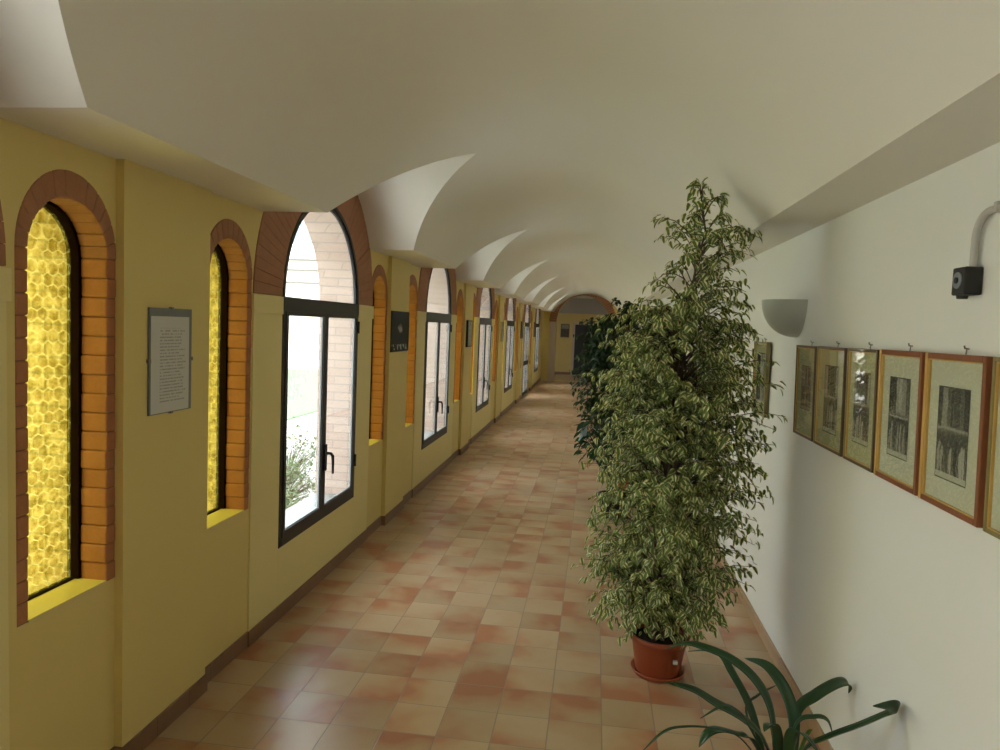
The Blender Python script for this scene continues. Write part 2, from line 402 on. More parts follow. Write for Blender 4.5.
voids = {}
for k, c in enumerate(WIN):
    door = (k == 6)
    if k == 0: what = 'arched casement window, behind the camera on the left wall'
    elif k == 1: what = 'arched casement window at the near left edge, mostly out of frame'
    elif door: what = 'arched glazed garden door reaching the floor, far along the left wall'
    else: what = '%s full arched dark framed casement window on the left wall' % {2: 'nearest and largest', 3: 'second', 4: 'third', 5: 'fourth', 7: 'last and farthest'}[k]
    R = empty('door_1' if door else 'window_%d' % (k + 1 if k < 6 else k), (XJ, c, 0 if door else SILL), what, 'door' if door else 'window', None if door else 'arched casement windows on the left wall', 'structure')
    zb = 0.02 if door else SILL
    # jambs (plaster piers either side, up to the springing, with slightly prouder impost blocks)
    mb = MB()
    for s in (-1, 1):
        y0, y1 = c + s*HW, c + s*LA
        mb.box((XW - 0.005, y0, 0), (XJ, y1, SPR - 0.005))
        mb.box((XW - 0.005, y0 + s*0.004, SPR - 0.105), (XJ + 0.008, y1 + s*0.012, SPR - 0.004))
    if not door: mb.box((XW - 0.005, c - HW, 0), (XJ, c + HW, SILL))
    mb.build('jamb', M['yellow2'], R, bevel=0.002)
    # brick arch of separate voussoirs
    mb = MB(); N = 46
    for i in range(N):
        t0 = PI*i/N + 0.0012; t1 = PI*(i+1)/N - 0.0012; j = RW.uniform(-0.002, 0.002)
        def P(t, a, b): return (c + a*math.cos(t), SPR + b*math.sin(t))
        mb.prism([P(t0, HW, HW), P(t0, LA, LB), P(t1, LA, LB), P(t1, HW, HW)], XW - 0.004, XJ + j)
    arcm = mb.build('brick_arch', [M['brickt']], R, bevel=0.002)
    mb = MB(); n = 40
    I = arc(c, SPR, HW + 0.001, HW + 0.001, n); O = arc(c, SPR, LA - 0.002, LB - 0.002, n)
    for i in range(n):
        mb.prism([I[i], O[i], O[i+1], I[i+1]], XW - 0.003, XJ - 0.005, caps=True)
    mb.build('mortar', M['mortar'], arcm)
    # outer frame: straight members, bottom, and the bent top
    xf, xb = XJ + 0.004, XJ - 0.026
    F = 0.036
    def bentframe(mb, r1, r0, x0, x1, mi=0, n=28):
        I = arc(c, SPR, r0, r0, n); O = arc(c, SPR, r1, r1, n)
        for i in range(n):
            n0 = len(mb.v)
            mb.v += [(x, p[0], p[1]) for x in (x0, x1) for p in (I[i], O[i], O[i+1], I[i+1])]
            for f in ((0,3,2,1),(4,5,6,7),(1,2,6,5),(0,4,7,3)):
                mb.f.append(tuple(n0 + q for q in f)); mb.m.append(mi); mb.sm.append(False)
    mb = MB()
    for s in (-1, 1): mb.box((xb, c + s*HW, zb), (xf, c + s*(HW - F), SPR))
    mb.box((xb, c - HW, zb), (xf, c + HW, zb + 0.055))
    mb.box((xb, c - HW + 0.001, SPR - 0.085), (xf + 0.003, c + HW - 0.001, SPR))
    bentframe(mb, HW, HW - 0.030, xf - 0.016, xf)
    fr = mb.build('window_frame', M['bronze'], R, bevel=0.003, merge=False)
    if not door:
        mb = MB(); mb.box((XO, c - HW, SILL - 0.0), (xb, c + HW, SILL + 0.012)); mb.build('outer_sill', M['alu'], R)
    # arched light
    mb = MB(); bentframe(mb, HW - 0.022, HW - 0.040, xf - 0.026, xf - 0.012)
    mb.build('glazing_bead', M['alu'], fr)
    mb = MB(); bentframe(mb, HW - 0.039, HW - 0.047, xf - 0.026, xf - 0.010); mb.build('gasket', M['black'], fr)
    mb = MB(); g = arc(c, SPR + 0.0, HW - 0.03, HW - 0.03, 28)
    mb.prism(g, xf - 0.022, xf - 0.018)
    mb.build('pane', M['glass'], R)
    # two casements
    for s in (-1, 1):
        ya, yb = c + s*0.0005, c + s*(HW - F + 0.0015)
        y_lo, y_hi = min(ya, yb), max(ya, yb); z_lo, z_hi = zb + 0.054, SPR - 0.084
        S_ = 0.036
        mb = MB()
        mb.box((xf - 0.018, y_lo, z_lo), (xf + 0.006, y_lo + S_, z_hi)); mb.box((xf - 0.018, y_hi - S_, z_lo), (xf + 0.006, y_hi, z_hi))
        mb.box((xf - 0.018, y_lo + S_, z_lo), (xf + 0.006, y_hi - S_, z_lo + S_)); mb.box((xf - 0.018, y_lo + S_, z_hi - S_ * 0.6), (xf + 0.006, y_hi - S_, z_hi))
        if door: mb.box((xf - 0.018, y_lo + S_, 0.80), (xf + 0.006, y_hi - S_, 0.92))
        cs = mb.build('casement', M['bronze'], R, bevel=0.002)
        mb = MB(); x0, x1 = xf - 0.014, xf - 0.005; q = 0.006
        mb.box((x0, y_lo + S_, z_lo + S_), (x1, y_lo + S_ + q, z_hi - S_*.6)); mb.box((x0, y_hi - S_ - q, z_lo + S_), (x1, y_hi - S_, z_hi - S_*.6))
        mb.box((x0, y_lo + S_, z_lo + S_), (x1, y_hi - S_, z_lo + S_ + q)); mb.box((x0, y_lo + S_, z_hi - S_*.6 - q), (x1, y_hi - S_, z_hi - S_*.6))
        mb.build('glazing_bead', M['alu'], cs)
        mb = MB(); mb.box((xf - 0.016, y_lo + S_ - 0.004, z_lo + S_ - 0.004), (xf - 0.012, y_hi - S_ + 0.004, z_hi - 0.6*S_ + 0.004)); mb.build('pane', M['glass'], cs)
    # hinges on the far jamb
    mb = MB()
    for z in (zb + 0.25, SPR - 0.22): mb.tube([(xf + 0.012, c + HW - F + 0.004, z), (xf + 0.012, c + HW - F + 0.004, z + 0.09)], 0.010, 8)
    mb.build('hinge', M['bronze'], R)
    # handle: plate, neck and lever hanging down
    zh = 1.0 if door else 0.87
    mb = MB(); mb.box((xf + 0.008, c - 0.002, zh - 0.10), (xf + 0.020, c + 0.030, zh + 0.08))
    mb.tube([(xf + 0.014, c + 0.014, zh + 0.02), (xf + 0.050, c + 0.016, zh + 0.02), (xf + 0.060, c + 0.026, zh), (xf + 0.060, c + 0.032, zh - 0.04), (xf + 0.060, c + 0.034, zh - 0.12)], [0.011, 0.011, 0.012, 0.010, 0.008], 8)
    mb.build('window_handle', M['black'], R, bevel=0.002)

# slit windows: brick jambs, brick arch, sill, black stop and yellow hexagon glass
for i, sy in enumerate(slits):
    after = [k for k, p in enumerate(PIL) if abs(p - sy) < 0.6][0]
    side = 'before' if sy < PIL[after] else 'beyond'
    if i == 0: lab = 'slit window with yellow glass, left wall behind the camera'
    elif sy < 0: lab = 'slit window with yellow glass, second one behind the camera'
    else: lab = 'narrow arched slit window of yellow hexagon glass in brick, just %s pilaster number %d' % (side, after)
    if abs(sy - 2.245) < 0.15: lab = 'nearest slit window in brick surround, wide view of lit yellow hexagon glass'
    R = empty('window_%d' % (i + 8), (XW, sy, SSILL), lab, 'window', 'yellow glass slit windows on the left wall', 'structure')
    rj = random.Random(i * 7 + 1)
    GX = -1.925
    mb = MB(); rows = 17; h = (SSPR - SSILL) / rows
    for s in (-1, 1):
        for r in range(rows):
            z0 = SSILL + r*h + 0.001; z1 = SSILL + (r+1)*h - 0.001
            hw = SHW + rj.uniform(-0.003, 0.003); xfr = XW + 0.004 + rj.uniform(-0.002, 0.002)
            y0, y1 = sy + s*hw, sy + s*(SOW + 0.0)
            if s > 0: mb.box((GX + 0.020, y0, z0), (xfr, y1, z1))
            else: mb.box((GX + 0.020, y1, z0), (xfr, y0, z1))
    sur = mb.build('brick_jamb', M['brick2'], R, bevel=0.006)
    mb = MB(); N = 13
    for q in range(N):
        t0 = PI*q/N + 0.003; t1 = PI*(q+1)/N - 0.003; dr = rj.uniform(-0.002, 0.002)
        def P(t, a, b): return (sy + a*math.cos(t), SSPR + b*math.sin(t))
        tm = (t0 + t1) / 2
        mb.prism([P(t0, SHW + dr, SHW + dr), P(t0, SOW, SOB), P(tm, SOW, SOB), P(t1, SOW, SOB), P(t1, SHW + dr, SHW + dr), P(tm, SHW + dr, SHW + dr)], GX + 0.020, XW + 0.006)
    mb.build('brick_arch', M['brickt'], R, bevel=0.005)
    mb = MB()
    for s in (-1, 1):
        y0, y1 = sorted((sy + s*(SHW + 0.007), sy + s*SOW)); mb.box((GX + 0.021, y0, SSILL), (XW - 0.002, y1, SSPR))
    I = arc(sy, SSPR, SHW + 0.007, SHW + 0.007, 16); O = arc(sy, SSPR, SOW, SOB, 16)
    for q in range(16): mb.prism([I[q], O[q], O[q+1], I[q+1]], GX + 0.021, XW - 0.002)
    mb.build('mortar', M['mortar'], R)
    mb = MB(); mb.box((GX - 0.02, sy - SHW - 0.004, SSILL - 0.004), (XW + 0.002, sy + SHW + 0.004, SSILL + 0.006)); mb.build('window_sill', M['sillp'], R)
    mb = MB()
    for s in (-1, 1):
        y0, y1 = sorted((sy + s*(SHW - 0.010), sy + s*SOW)); mb.box((GX - 0.028, y0, SSILL), (GX + 0.020, y1, SSPR))
    I = arc(sy, SSPR, SHW - 0.010, SHW - 0.010, 16); O = arc(sy, SSPR, SOW, SOB, 16)
    for q in range(16): mb.prism([I[q], O[q], O[q+1], I[q+1]], GX - 0.028, GX + 0.020)
    mb.box((GX - 0.028, sy - SHW, SSILL), (GX + 0.004, sy + SHW, SSILL + 0.010))
    mb.build('window_stop', M['stop'], R)
    mb = MB(); mb.prism([(sy - SHW, SSILL + 0.002), (sy + SHW, SSILL + 0.002)] + arc(sy, SSPR, SHW, SHW, 16), GX - 0.018, GX - 0.013); mb.build('pane', M['hex'], R)
    # outer half of the reveal, in plain brick
    mb = MB(); x0, x1 = XO - 0.08, GX - 0.028
    for s in (-1, 1):
        y0, y1 = sorted((sy + s*(SHW + 0.005), sy + s*SOW)); mb.box((x0, y0, SSILL - 0.012), (x1, y1, SSPR))
    I = arc(sy, SSPR, SHW + 0.005, SHW + 0.005, 16); O = arc(sy, SSPR, SOW, SOB, 16)
    for q in range(16): mb.prism([I[q], O[q], O[q+1], I[q+1]], x0, x1)
    mb.box((x0, sy - SHW - 0.01, SSILL - 0.012), (x1, sy + SHW + 0.01, SSILL + 0.004))
    mb.build('outer_reveal', M['brickout'], R)

# left baseboard following recesses, jambs and pilasters
mb = MB(); T = 0.009; HB = 0.085
edges = [(Y0, XW)]
segs = []
pts = []
for k, c in enumerate(WIN):
    pts += [(c - LA, c + LA, XJ, k == 6)]
for p in PIL[1:-1]: pts += [(p - 0.30, p + 0.30, XP, False)]
pts.sort()
y = Y0
for a, b, x, isdoor in pts:
    segs.append((y, a, XW)); 
    if isdoor: segs.append((a, WIN[6] - HW, XJ)); segs.append((WIN[6] + HW, b, XJ))
    else: segs.append((a, b, x))
    y = b
segs.append((y, Y1, XW))
for a, b, x in segs:
    e = T if x != XW else -0.0
    mb.box((XW - 0.002, a - e, 0), (x + T, b + e, HB))
o = mb.build('baseboard_left', M['baseL'], bevel=0.002)
tag(o, 'tiled baseboard in a brown with shade painted in, stepping along the yellow left wall', 'baseboard', kind='structure')

# ------------------------------------------------------------------ right wall, end walls
slab('wall_right', (XR, Y0, 0), (XR + 0.2, 28.0, ZTOP), M['wallw'], 'smooth white painted right wall hung with framed prints', 'wall')
slab('baseboard_right', (XR - 0.012, Y0, 0), (XR + 0.01, 28.0, 0.075), M['baseR'], 'low terracotta tile baseboard under the white right wall', 'baseboard')
slab('wall_front', (XO, Y0 - 0.2, 0), (XR + 0.2, Y0, ZTOP), M['yellow'], 'yellow wall closing the corridor behind the camera', 'wall')

# end wall with its arched opening
EC, EA, EB, EZ = -0.45, 0.89, 0.93, 2.02
mb = MB()
holed(mb, [(-1.80, 0), (XR, 0), (XR, ZTOP), (-1.80, ZTOP)], [[(EC - EA, 0.0005), (EC + EA, 0.0005)] + arc(EC, EZ, EA, EB, 24)], 0.0, 0.35, 0, 0)
mb.v = [(p[1], Y1 + p[0], p[2]) for p in mb.v]
o = mb.build('wall_end', [M['yellow']], recalc=False)
tag(o, 'yellow end wall with a round arched opening at the far end', 'wall', kind='structure')
R = empty('trim_10', (EC, Y1, 0), 'brown brick arch on pale piers framing the far opening', 'archway', kind='structure')
mb = MB(); N = 40
for i in range(N):
    t0 = PI*i/N + 0.003; t1 = PI*(i+1)/N - 0.003
    q = [(EC + a*math.cos(t), EZ + b*math.sin(t)) for t, a, b in ((t0, EA, EB), (t0, EA + .24, EB + .2), (t1, EA + .24, EB + .2), (t1, EA, EB))]
    n = len(mb.v); mb.v += [(x, Y1 - 0.03, z) for x, z in q] + [(x, Y1 + 0.002, z) for x, z in q]
    for f in ((0,1,2,3),(7,6,5,4),(0,4,5,1),(1,5,6,2),(2,6,7,3),(3,7,4,0)): mb.f.append(tuple(n + w_ for w_ in f)); mb.m.append(0); mb.sm.append(False)
mb.build('brick_arch', M['brickt'], R)
for s in (-1, 1):
    mb = MB(); a, b = sorted((EC + s*EA, EC + s*(EA + 0.22))); mb.box((a, Y1 - 0.035, 0), (b, Y1 + 0.002, EZ)); mb.build('pier', M['pinkish'], R)

# room beyond
YB = 28.0
slab('wall_far', (-2.4, YB, 0), (XR + 0.2, YB + 0.2, ZTOP), M['yellow'], 'dim yellow wall of the room beyond the far arch', 'wall')
slab('wall_side', (-2.4, Y1 + 0.35, 0), (-2.2, YB, ZTOP), M['yellow'], 'unseen side wall of the room beyond the far arch', 'wall')
mb = MB(); mb.box((-2.2, Y1 + 0.35, 2.42), (XR, YB, 2.5)); 
slab('floor_far', (-2.4, Y1 + 0.3, -0.1), (XO + 0.12, YB, 0), M['floor'], 'floor strip of the room beyond the far arch', 'floor')
slab('trim_11', (-2.2, YB - 0.03, 2.40), (XR, YB, ZTOP), plain('greyish_plaster', (0.45, 0.42, 0.37), 0.8), 'greyish upper band of the wall beyond the far arch', 'wall band')
slab('baseboard_far', (-2.2, YB - 0.012, 0), (-0.90, YB, 0.10), M['baseL'], 'baseboard in a brown with shade painted in, in the room beyond the far arch', 'baseboard')
R = empty('door_2', (-0.25, YB, 0), 'dark double door in the wall beyond the far arch', 'door', kind='structure')
mb = MB(); mb.box((-0.90, YB - 0.05, 0), (-0.80, YB, 2.06)); mb.box((0.32, YB - 0.05, 0), (0.42, YB, 2.06)); mb.box((-0.90, YB - 0.05, 1.98), (0.42, YB, 2.06)); mb.build('door_frame', M['pinkish'], R)
for s in (0, 1):
    x0 = -0.80 + s*0.56
    mb = MB(); mb.box((x0 + .002, YB - 0.035, 0.01), (x0 + 0.558, YB - 0.002, 1.978))
    for z0, z1 in ((0.15, 0.85), (1.0, 1.85)): mb.box((x0 + .10, YB - 0.045, z0), (x0 + 0.46, YB - 0.03, z1))
    d = mb.build('door_leaf', M['black'], R, bevel=0.004)
    mb = MB(); hx = -0.24 + (-0.05 if s == 0 else 0.05); mb.tube([(hx, YB - 0.045, 1.0), (hx, YB - 0.08, 1.0), (hx + (-.09 if s == 0 else .09), YB - 0.085, 1.0)], 0.009); mb.build('door_handle', M['alu'], d)

# ------------------------------------------------------------------ vaulted ceiling
def zb_(x): return BZ + math.sqrt(max(0.0, BR*BR - (x - BX)**2))
zmax = SPR + LB - 0.01
HL0 = 0.90
def hw_l(x):      # half width of the lunette where it meets the barrel at x
    u = (zb_(x) - ZL) / (zmax - ZL)
    return HL0 * max(0.0, 1 - u)**0.88 if u < 1 else 0.0
xap = BX - math.sqrt(BR*BR - (zmax - BZ)**2)
ce = MB()
x_left = [XLL + (xap - XLL) * (i/40) for i in range(41)]
x_right = [xap + (XRL - xap) * i/34 for i in range(35)]
wl0 = HL0; wlw = LA*math.cos(math.asin((ZL - SPR)/LB))
for k, c in enumerate(WIN):
    a, b = PIL[k], (PIL[k+1] if k < 7 else Y1)
    if k == 0: a = Y0
    G = []
    for x in x_left:
        h = hw_l(x); z = zb_(x)
        G.append([(x, a + (c - h - a)*j/6, z) for j in range(7)])
    ce.grid(G)
    G = []
    for x in x_left:
        h = hw_l(x); z = zb_(x)
        G.append([(x, c + h + (b - c - h)*j/6, z) for j in range(7)])
    ce.grid(G)
    ce.grid([[(x, a + (c - a)*j/7, zb_(x)) for j in range(8)] + [(x, c + (b - c)*j/7, zb_(x)) for j in range(1, 8)] for x in x_right])
    # lunette: lines of constant y from the wall to the arris
    th0 = math.asin((ZL - SPR) / LB); NL = 40
    G = []
    for i in range(NL + 1):
        t = th0 + (PI - 2*th0) * i / NL
        yy, zz = c + LA*math.cos(t), SPR + LB*math.sin(t)
        yn = math.cos(t)/math.cos(th0)
        za = ZL + (zmax - ZL)*(1 - abs(yn)**(1/0.88)); ya = c + HL0*yn
        xi = BX - math.sqrt(max(0, BR*BR - (za - BZ)**2))
        G.append([(XW - 0.02 + (xi - XW + 0.02)*j/8, yy + (ya - yy)*j/8, zz + (za - zz)*(j/8)**1.3) for j in range(9)])
    ce.grid(G)
    # ledges (soffit) either side of the lunette
    ce.face([(XW - 0.02, a, ZL), (XLL, a, ZL), (XLL, c - wl0, ZL), (XW - 0.02, c - wlw, ZL)])
    ce.face([(XW - 0.02, c + wlw, ZL), (XLL, c + wl0, ZL), (XLL, b, ZL), (XW - 0.02, b, ZL)])
    ce.face([(XRL, a, ZL), (XR, a, ZL), (XR, b, ZL), (XRL, b, ZL)])
# room beyond: its own ceiling
ce.face([(-2.3, Y1 + 0.3, 3.0), (XR, Y1 + 0.3, 3.0), (XR, YB, 3.0), (-2.3, YB, 3.0)])
o = ce.build('ceiling', M['white'], recalc=False)
tag(o, 'white barrel vaulted ceiling with a lunette over each window', 'ceiling', kind='structure')
# infill above the vault so no daylight gets past it
slab('trim_12', (XO, Y0, ZTOP - 0.02), (XR, 28.0, ZTOP), M['roof'], 'unseen slab resting on top of the vault', 'slab')

# daylight portals in the openings: they only guide sky light through the real windows
def portal(y, z, sy, sz, x):
    l = bpy.data.lights.new('daylight_portal', 'AREA'); l.shape = 'RECTANGLE'; l.size = sz; l.size_y = sy
    l.cycles.is_portal = True
    o = bpy.data.objects.new('daylight_portal', l); C.objects.link(o); o.location = (x, y, z)
    o.rotation_euler = (0, -PI/2, 0)
for k, c in enumerate(WIN): portal(c, 1.5, 1.4, 2.2, XO - 0.02)

# ------------------------------------------------------------------ framed prints on the right wall
def print_mat(seed, warm=0.0, dark=1.0):
    """an old engraving: pillars, drapery and a doorway above, a crowd of robed figures below"""
    t = NT('engraving_print'); uv0 = t.n('ShaderNodeUVMap').outputs[0]; rg_ = random.Random(int(seed * 10))
    wob = t.n('ShaderNodeTexNoise', i_Scale=9.0, i_Detail=3.0); t.l(t.vm('ADD', uv0, (seed, seed, 0)), wob.inputs['Vector'])
    p = t.xyz(t.vm('ADD', uv0, t.vm('MULTIPLY', t.vm('SUBTRACT', wob.outputs['Color'], (0.5, 0.5, 0.5)), (0.10, 0.06, 0))))
    q = t.xyz(uv0); v = p[1]
    g = t.ramp(v, [(0.0, (0.5,)*3), (0.12, (0.42,)*3), (0.30, (0.22,)*3), (0.50, (0.30,)*3), (0.56, (0.55,)*3), (1.0, (0.40,)*3)])
    def mask(cu, cv, ru, rv, box=False, soft=0.25):
        a = t.math('DIVIDE', t.math('ABSOLUTE', t.math('SUBTRACT', p[0], cu)), ru); b = t.math('DIVIDE', t.math('ABSOLUTE', t.math('SUBTRACT', v, cv)), rv)
        d = t.math('MAXIMUM', a, b) if box else t.math('SQRT', t.math('ADD', t.math('MULTIPLY', a, a), t.math('MULTIPLY', b, b)))
        mr = t.n('ShaderNodeMapRange', interpolation_type='SMOOTHSTEP'); t.l(d, mr.inputs[0]); mr.inputs[1].default_value = 1 + soft*0.4; mr.inputs[2].default_value = 1 - soft; return mr.outputs[0]
    # architecture
    x = 0.0
    while x < 1.0:
        w_ = rg_.uniform(0.08, 0.2); g = t.mix(t.math('MULTIPLY', mask(x + w_/2, 0.78, w_/2, rg_.uniform(0.2, 0.25), True, 0.12), 0.85), g, rgba((rg_.choice((0.08, 0.18, 0.62, 0.75, 0.35)),)*3)); x += w_ + 0.01
    g = t.mix(mask(0.5, rg_.uniform(0.50, 0.56), 0.5, 0.015, True, 0.2), g, rgba((0.65,)*3))
    # crowd
    for k in range(7):
        cu = (k + 0.5)/7 + rg_.uniform(-0.04, 0.04); top = rg_.uniform(0.34, 0.47); tone = rg_.choice((0.10, 0.70, 0.60, 0.25, 0.80)); wd = rg_.uniform(0.045, 0.085)
        g = t.mix(mask(cu, top*0.55, wd, top*0.45), g, rgba((tone,)*3)); g = t.mix(mask(cu + rg_.uniform(-.02, .02), top + 0.02, 0.03, 0.024), g, rgba((min(.8, tone + .15) if tone < .4 else 0.15,)*3))
        g = t.mix(mask(cu + wd*0.5, top*0.5, wd*0.22, top*0.38), g, rgba((0.08 if tone > .4 else 0.5,)*3))
    hat = t.n('ShaderNodeTexWave', i_Scale=22.0, i_Distortion=5.0, i_Detail=1.0); t.l(t.comb(t.math('ADD', q[0], q[1]), t.math('MULTIPLY', q[1], 0.6), seed), hat.inputs['Vector'])
    nz = t.noise(t.comb(q[0], t.math('MULTIPLY', q[1], 2.0), seed), 16, 4, 0.7)
    gg = t.math('ADD', t.n('ShaderNodeRGBToBW').outputs[0], 0.0); bw = gg.node.inputs[0].links[0].from_node; t.l(g, bw.inputs[0])
    gg = t.math('ADD', gg, t.math('MULTIPLY', t.math('SUBTRACT', nz, 0.5), 0.55)); gg = t.math('ADD', gg, t.math('MULTIPLY', t.math('SUBTRACT', hat.outputs['Fac'], 0.5), 0.10))
    c = t.ramp(gg, [(0.0, (0.03, 0.029, 0.026)), (0.35, (0.12, 0.115, 0.10)), (0.75, (0.46, 0.44, 0.36))])
    c = t.mix(t.math('LESS_THAN', q[1], 0.075), c, rgba((0.50, 0.49, 0.39)))
    ed = t.math('MINIMUM', t.math('MINIMUM', q[0], t.math('SUBTRACT', 1.0, q[0])), t.math('MINIMUM', q[1], t.math('SUBTRACT', 1.0, q[1])))
    c = t.mix(t.math('LESS_THAN', ed, 0.014), c, rgba((0.10, 0.10, 0.09)))
    if warm: c = t.mix(warm, c, rgba((0.35, 0.19, 0.10)))
    t.set(Base_Color=c, Roughness=0.8); return t.mat

def wood(name, a, b, rough=0.35, metallic=0.0):
    t = NT(name); p = t.xyz(t.wpos())
    v = t.comb(t.math('MULTIPLY', p[0], 60), t.math('MULTIPLY', p[1], 60), t.math('MULTIPLY', p[2], 6))
    c = t.mix(t.noise(v, 1.2, 4, 0.6, 0.4), rgba(a), rgba(b)); t.set(Base_Color=c, Roughness=rough, Metallic=metallic)
    t.bsdf.inputs['Coat Weight'].default_value = 0.3; return t.mat
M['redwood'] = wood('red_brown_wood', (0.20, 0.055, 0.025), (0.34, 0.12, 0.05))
M['gilt_glare'] = wood('gilt_and_glare_wood', (0.52, 0.30, 0.07), (0.70, 0.46, 0.14), 0.35)  # gold for gilt slips, also window glare painted on far frame members
M['olive'] = wood('olive_gilt_wood', (0.20, 0.16, 0.06), (0.34, 0.28, 0.11), 0.3)
M['brownfr'] = wood('brown_frame_wood', (0.09, 0.055, 0.03), (0.16, 0.10, 0.05))
M['mat'] = plain('cream_passepartout', (0.62, 0.62, 0.49), 0.85, 0.03, 8)
M['matg'] = plain('greenish_passepartout', (0.50, 0.49, 0.30), 0.85, 0.04, 8)
M['nail'] = plain('picture_hook_metal', (0.25, 0.23, 0.20), 0.4, metallic=0.8)

def uvquad(name, pts, mat, parent):
    me = bpy.data.meshes.new(name); pw = world_loc(parent)
    me.from_pydata([tuple(Vector(p) - pw) for p in pts], [], [(0, 1, 2, 3)]); me.materials.append(mat)
    uvl = me.uv_layers.new(name='UVMap')
    for i, q in enumerate(((0, 0), (1, 0), (1, 1), (0, 1))): uvl.data[i].uv = q
    o = bpy.data.objects.new(name, me); C.objects.link(o); o.parent = parent; return o

def picture(y0, y1, z0, z1, label, frm, side, matm, fw, dp, pr_rect, seed, warm=0, name='framed_print', grp='framed engravings on the right wall', hook=True, tilt=0.012):
    """right wall picture: y0 is the edge nearer the camera"""
    yc = (y0 + y1)/2
    R = empty(name, (XR, yc, z0), label, 'picture', grp)
    X0 = XR - 0.003; XF = XR - dp
    def tl(z): return -tilt * (z - z0) / (z1 - z0)      # the top leans away from the wall
    def bar(mb, a, b, c_, d, mi, dx=0.0):
        n = len(mb.v); mb.box((XF + dx, a, c_), (X0, b, d), mi)
        for i in range(n, len(mb.v)):
            x, y, z = mb.v[i]; mb.v[i] = (x + tl(z), y, z)
    mb = MB()
    bar(mb, y0, y0 + fw, z0, z1, 1); bar(mb, y1 - fw, y1, z0, z1, 0)  # far member in the frm tone; on red frames gold paints window glare
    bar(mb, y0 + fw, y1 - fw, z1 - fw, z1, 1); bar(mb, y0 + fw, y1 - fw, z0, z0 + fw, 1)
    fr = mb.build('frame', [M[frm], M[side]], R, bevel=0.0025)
    mb = MB(); q = 0.004; dx = -0.0015
    for a, b, c_, d in ((y0 + fw, y0 + fw + q, z0 + fw, z1 - fw), (y1 - fw - q, y1 - fw, z0 + fw, z1 - fw), (y0 + fw, y1 - fw, z1 - fw - q, z1 - fw), (y0 + fw, y1 - fw, z0 + fw, z0 + fw + q)):
        bar(mb, a, b, c_, d, 0, 0.004)
    mb.build('inner_slip', M['gilt_glare'], fr)
    mb = MB(); bar(mb, y0 + fw, y1 - fw, z0 + fw, z1 - fw, 0, 0.012); mb.build('passepartout', M[matm], R)
    xx = XF + 0.0105
    u0, u1, v0, v1 = pr_rect       # from the far edge, from the bottom
    ya, yb = y1 - (y1 - y0)*u0, y1 - (y1 - y0)*u1; za, zc = z0 + (z1 - z0)*v0, z0 + (z1 - z0)*v1
    uvquad('print', [(xx + tl(za), ya, za), (xx + tl(za), yb, za), (xx + tl(zc), yb, zc), (xx + tl(zc), ya, zc)], print_mat(seed, warm), R)
    xg = XF + 0.007
    uvquad('pane', [(xg + tl(z0), y1 - fw, z0 + fw), (xg + tl(z0), y0 + fw, z0 + fw), (xg + tl(z1), y0 + fw, z1 - fw), (xg + tl(z1), y1 - fw, z1 - fw)], M['pglass'], R)
    if hook:
        mb = MB(); mb.tube([(XR + 0.005, yc, z1 + 0.016), (XR - 0.012, yc, z1 + 0.018), (XR - 0.014, yc, z1 + 0.026)], 0.0028, 6)
        mb.tube([(XR - 0.006, yc, z1 + 0.018), (XR - 0.008, yc, z1 - 0.004)], 0.002, 6)
        mb.build('hook', M['nail'], R)
    return R

picture(1.655, 2.025, 1.303, 1.769, 'framed print cut off by the right edge, thin greenish gilt frame', 'olive', 'olive', 'mat', 0.012, 0.030, (0.25, 0.75, 0.18, 0.80), 6)
picture(2.055, 2.412, 1.303, 1.769, 'largest looking print in red frame with gold glare painted on one side, crowd below tall columns', 'gilt_glare', 'redwood', 'mat', 0.018, 0.030, (0.23, 0.75, 0.19, 0.79), 5)
picture(2.432, 2.780, 1.303, 1.769, 'print in red frame with gold glare painted on one side, second from the right edge, small dense figure scene', 'gilt_glare', 'redwood', 'mat', 0.018, 0.030, (0.24, 0.72, 0.20, 0.80), 4.4)
picture(2.806, 3.120, 1.303, 1.766, 'print with speckled purplish foliage scene in olive gilt frame, middle of the row', 'olive', 'brownfr', 'matg', 0.012, 0.028, (0.22, 0.76, 0.18, 0.80), 3.3, 0.12)
picture(3.150, 3.530, 1.303, 1.764, 'print behind glass catching a pale window glare, second from the left of the row', 'olive', 'brownfr', 'matg', 0.012, 0.028, (0.26, 0.74, 0.16, 0.82), 2.1)
picture(3.562, 3.888, 1.303, 1.762, 'brownish toned print in dark frame, leftmost of the row beside the wall lamp', 'brownfr', 'brownfr', 'matg', 0.012, 0.026, (0.25, 0.75, 0.30, 0.78), 1.2, 0.45)
picture(4.53, 4.88, 1.30, 1.765, 'framed print half hidden behind the variegated ficus, below the wall lamp', 'olive', 'olive', 'matg', 0.012, 0.028, (0.2, 0.8, 0.15, 0.85), 8.2)

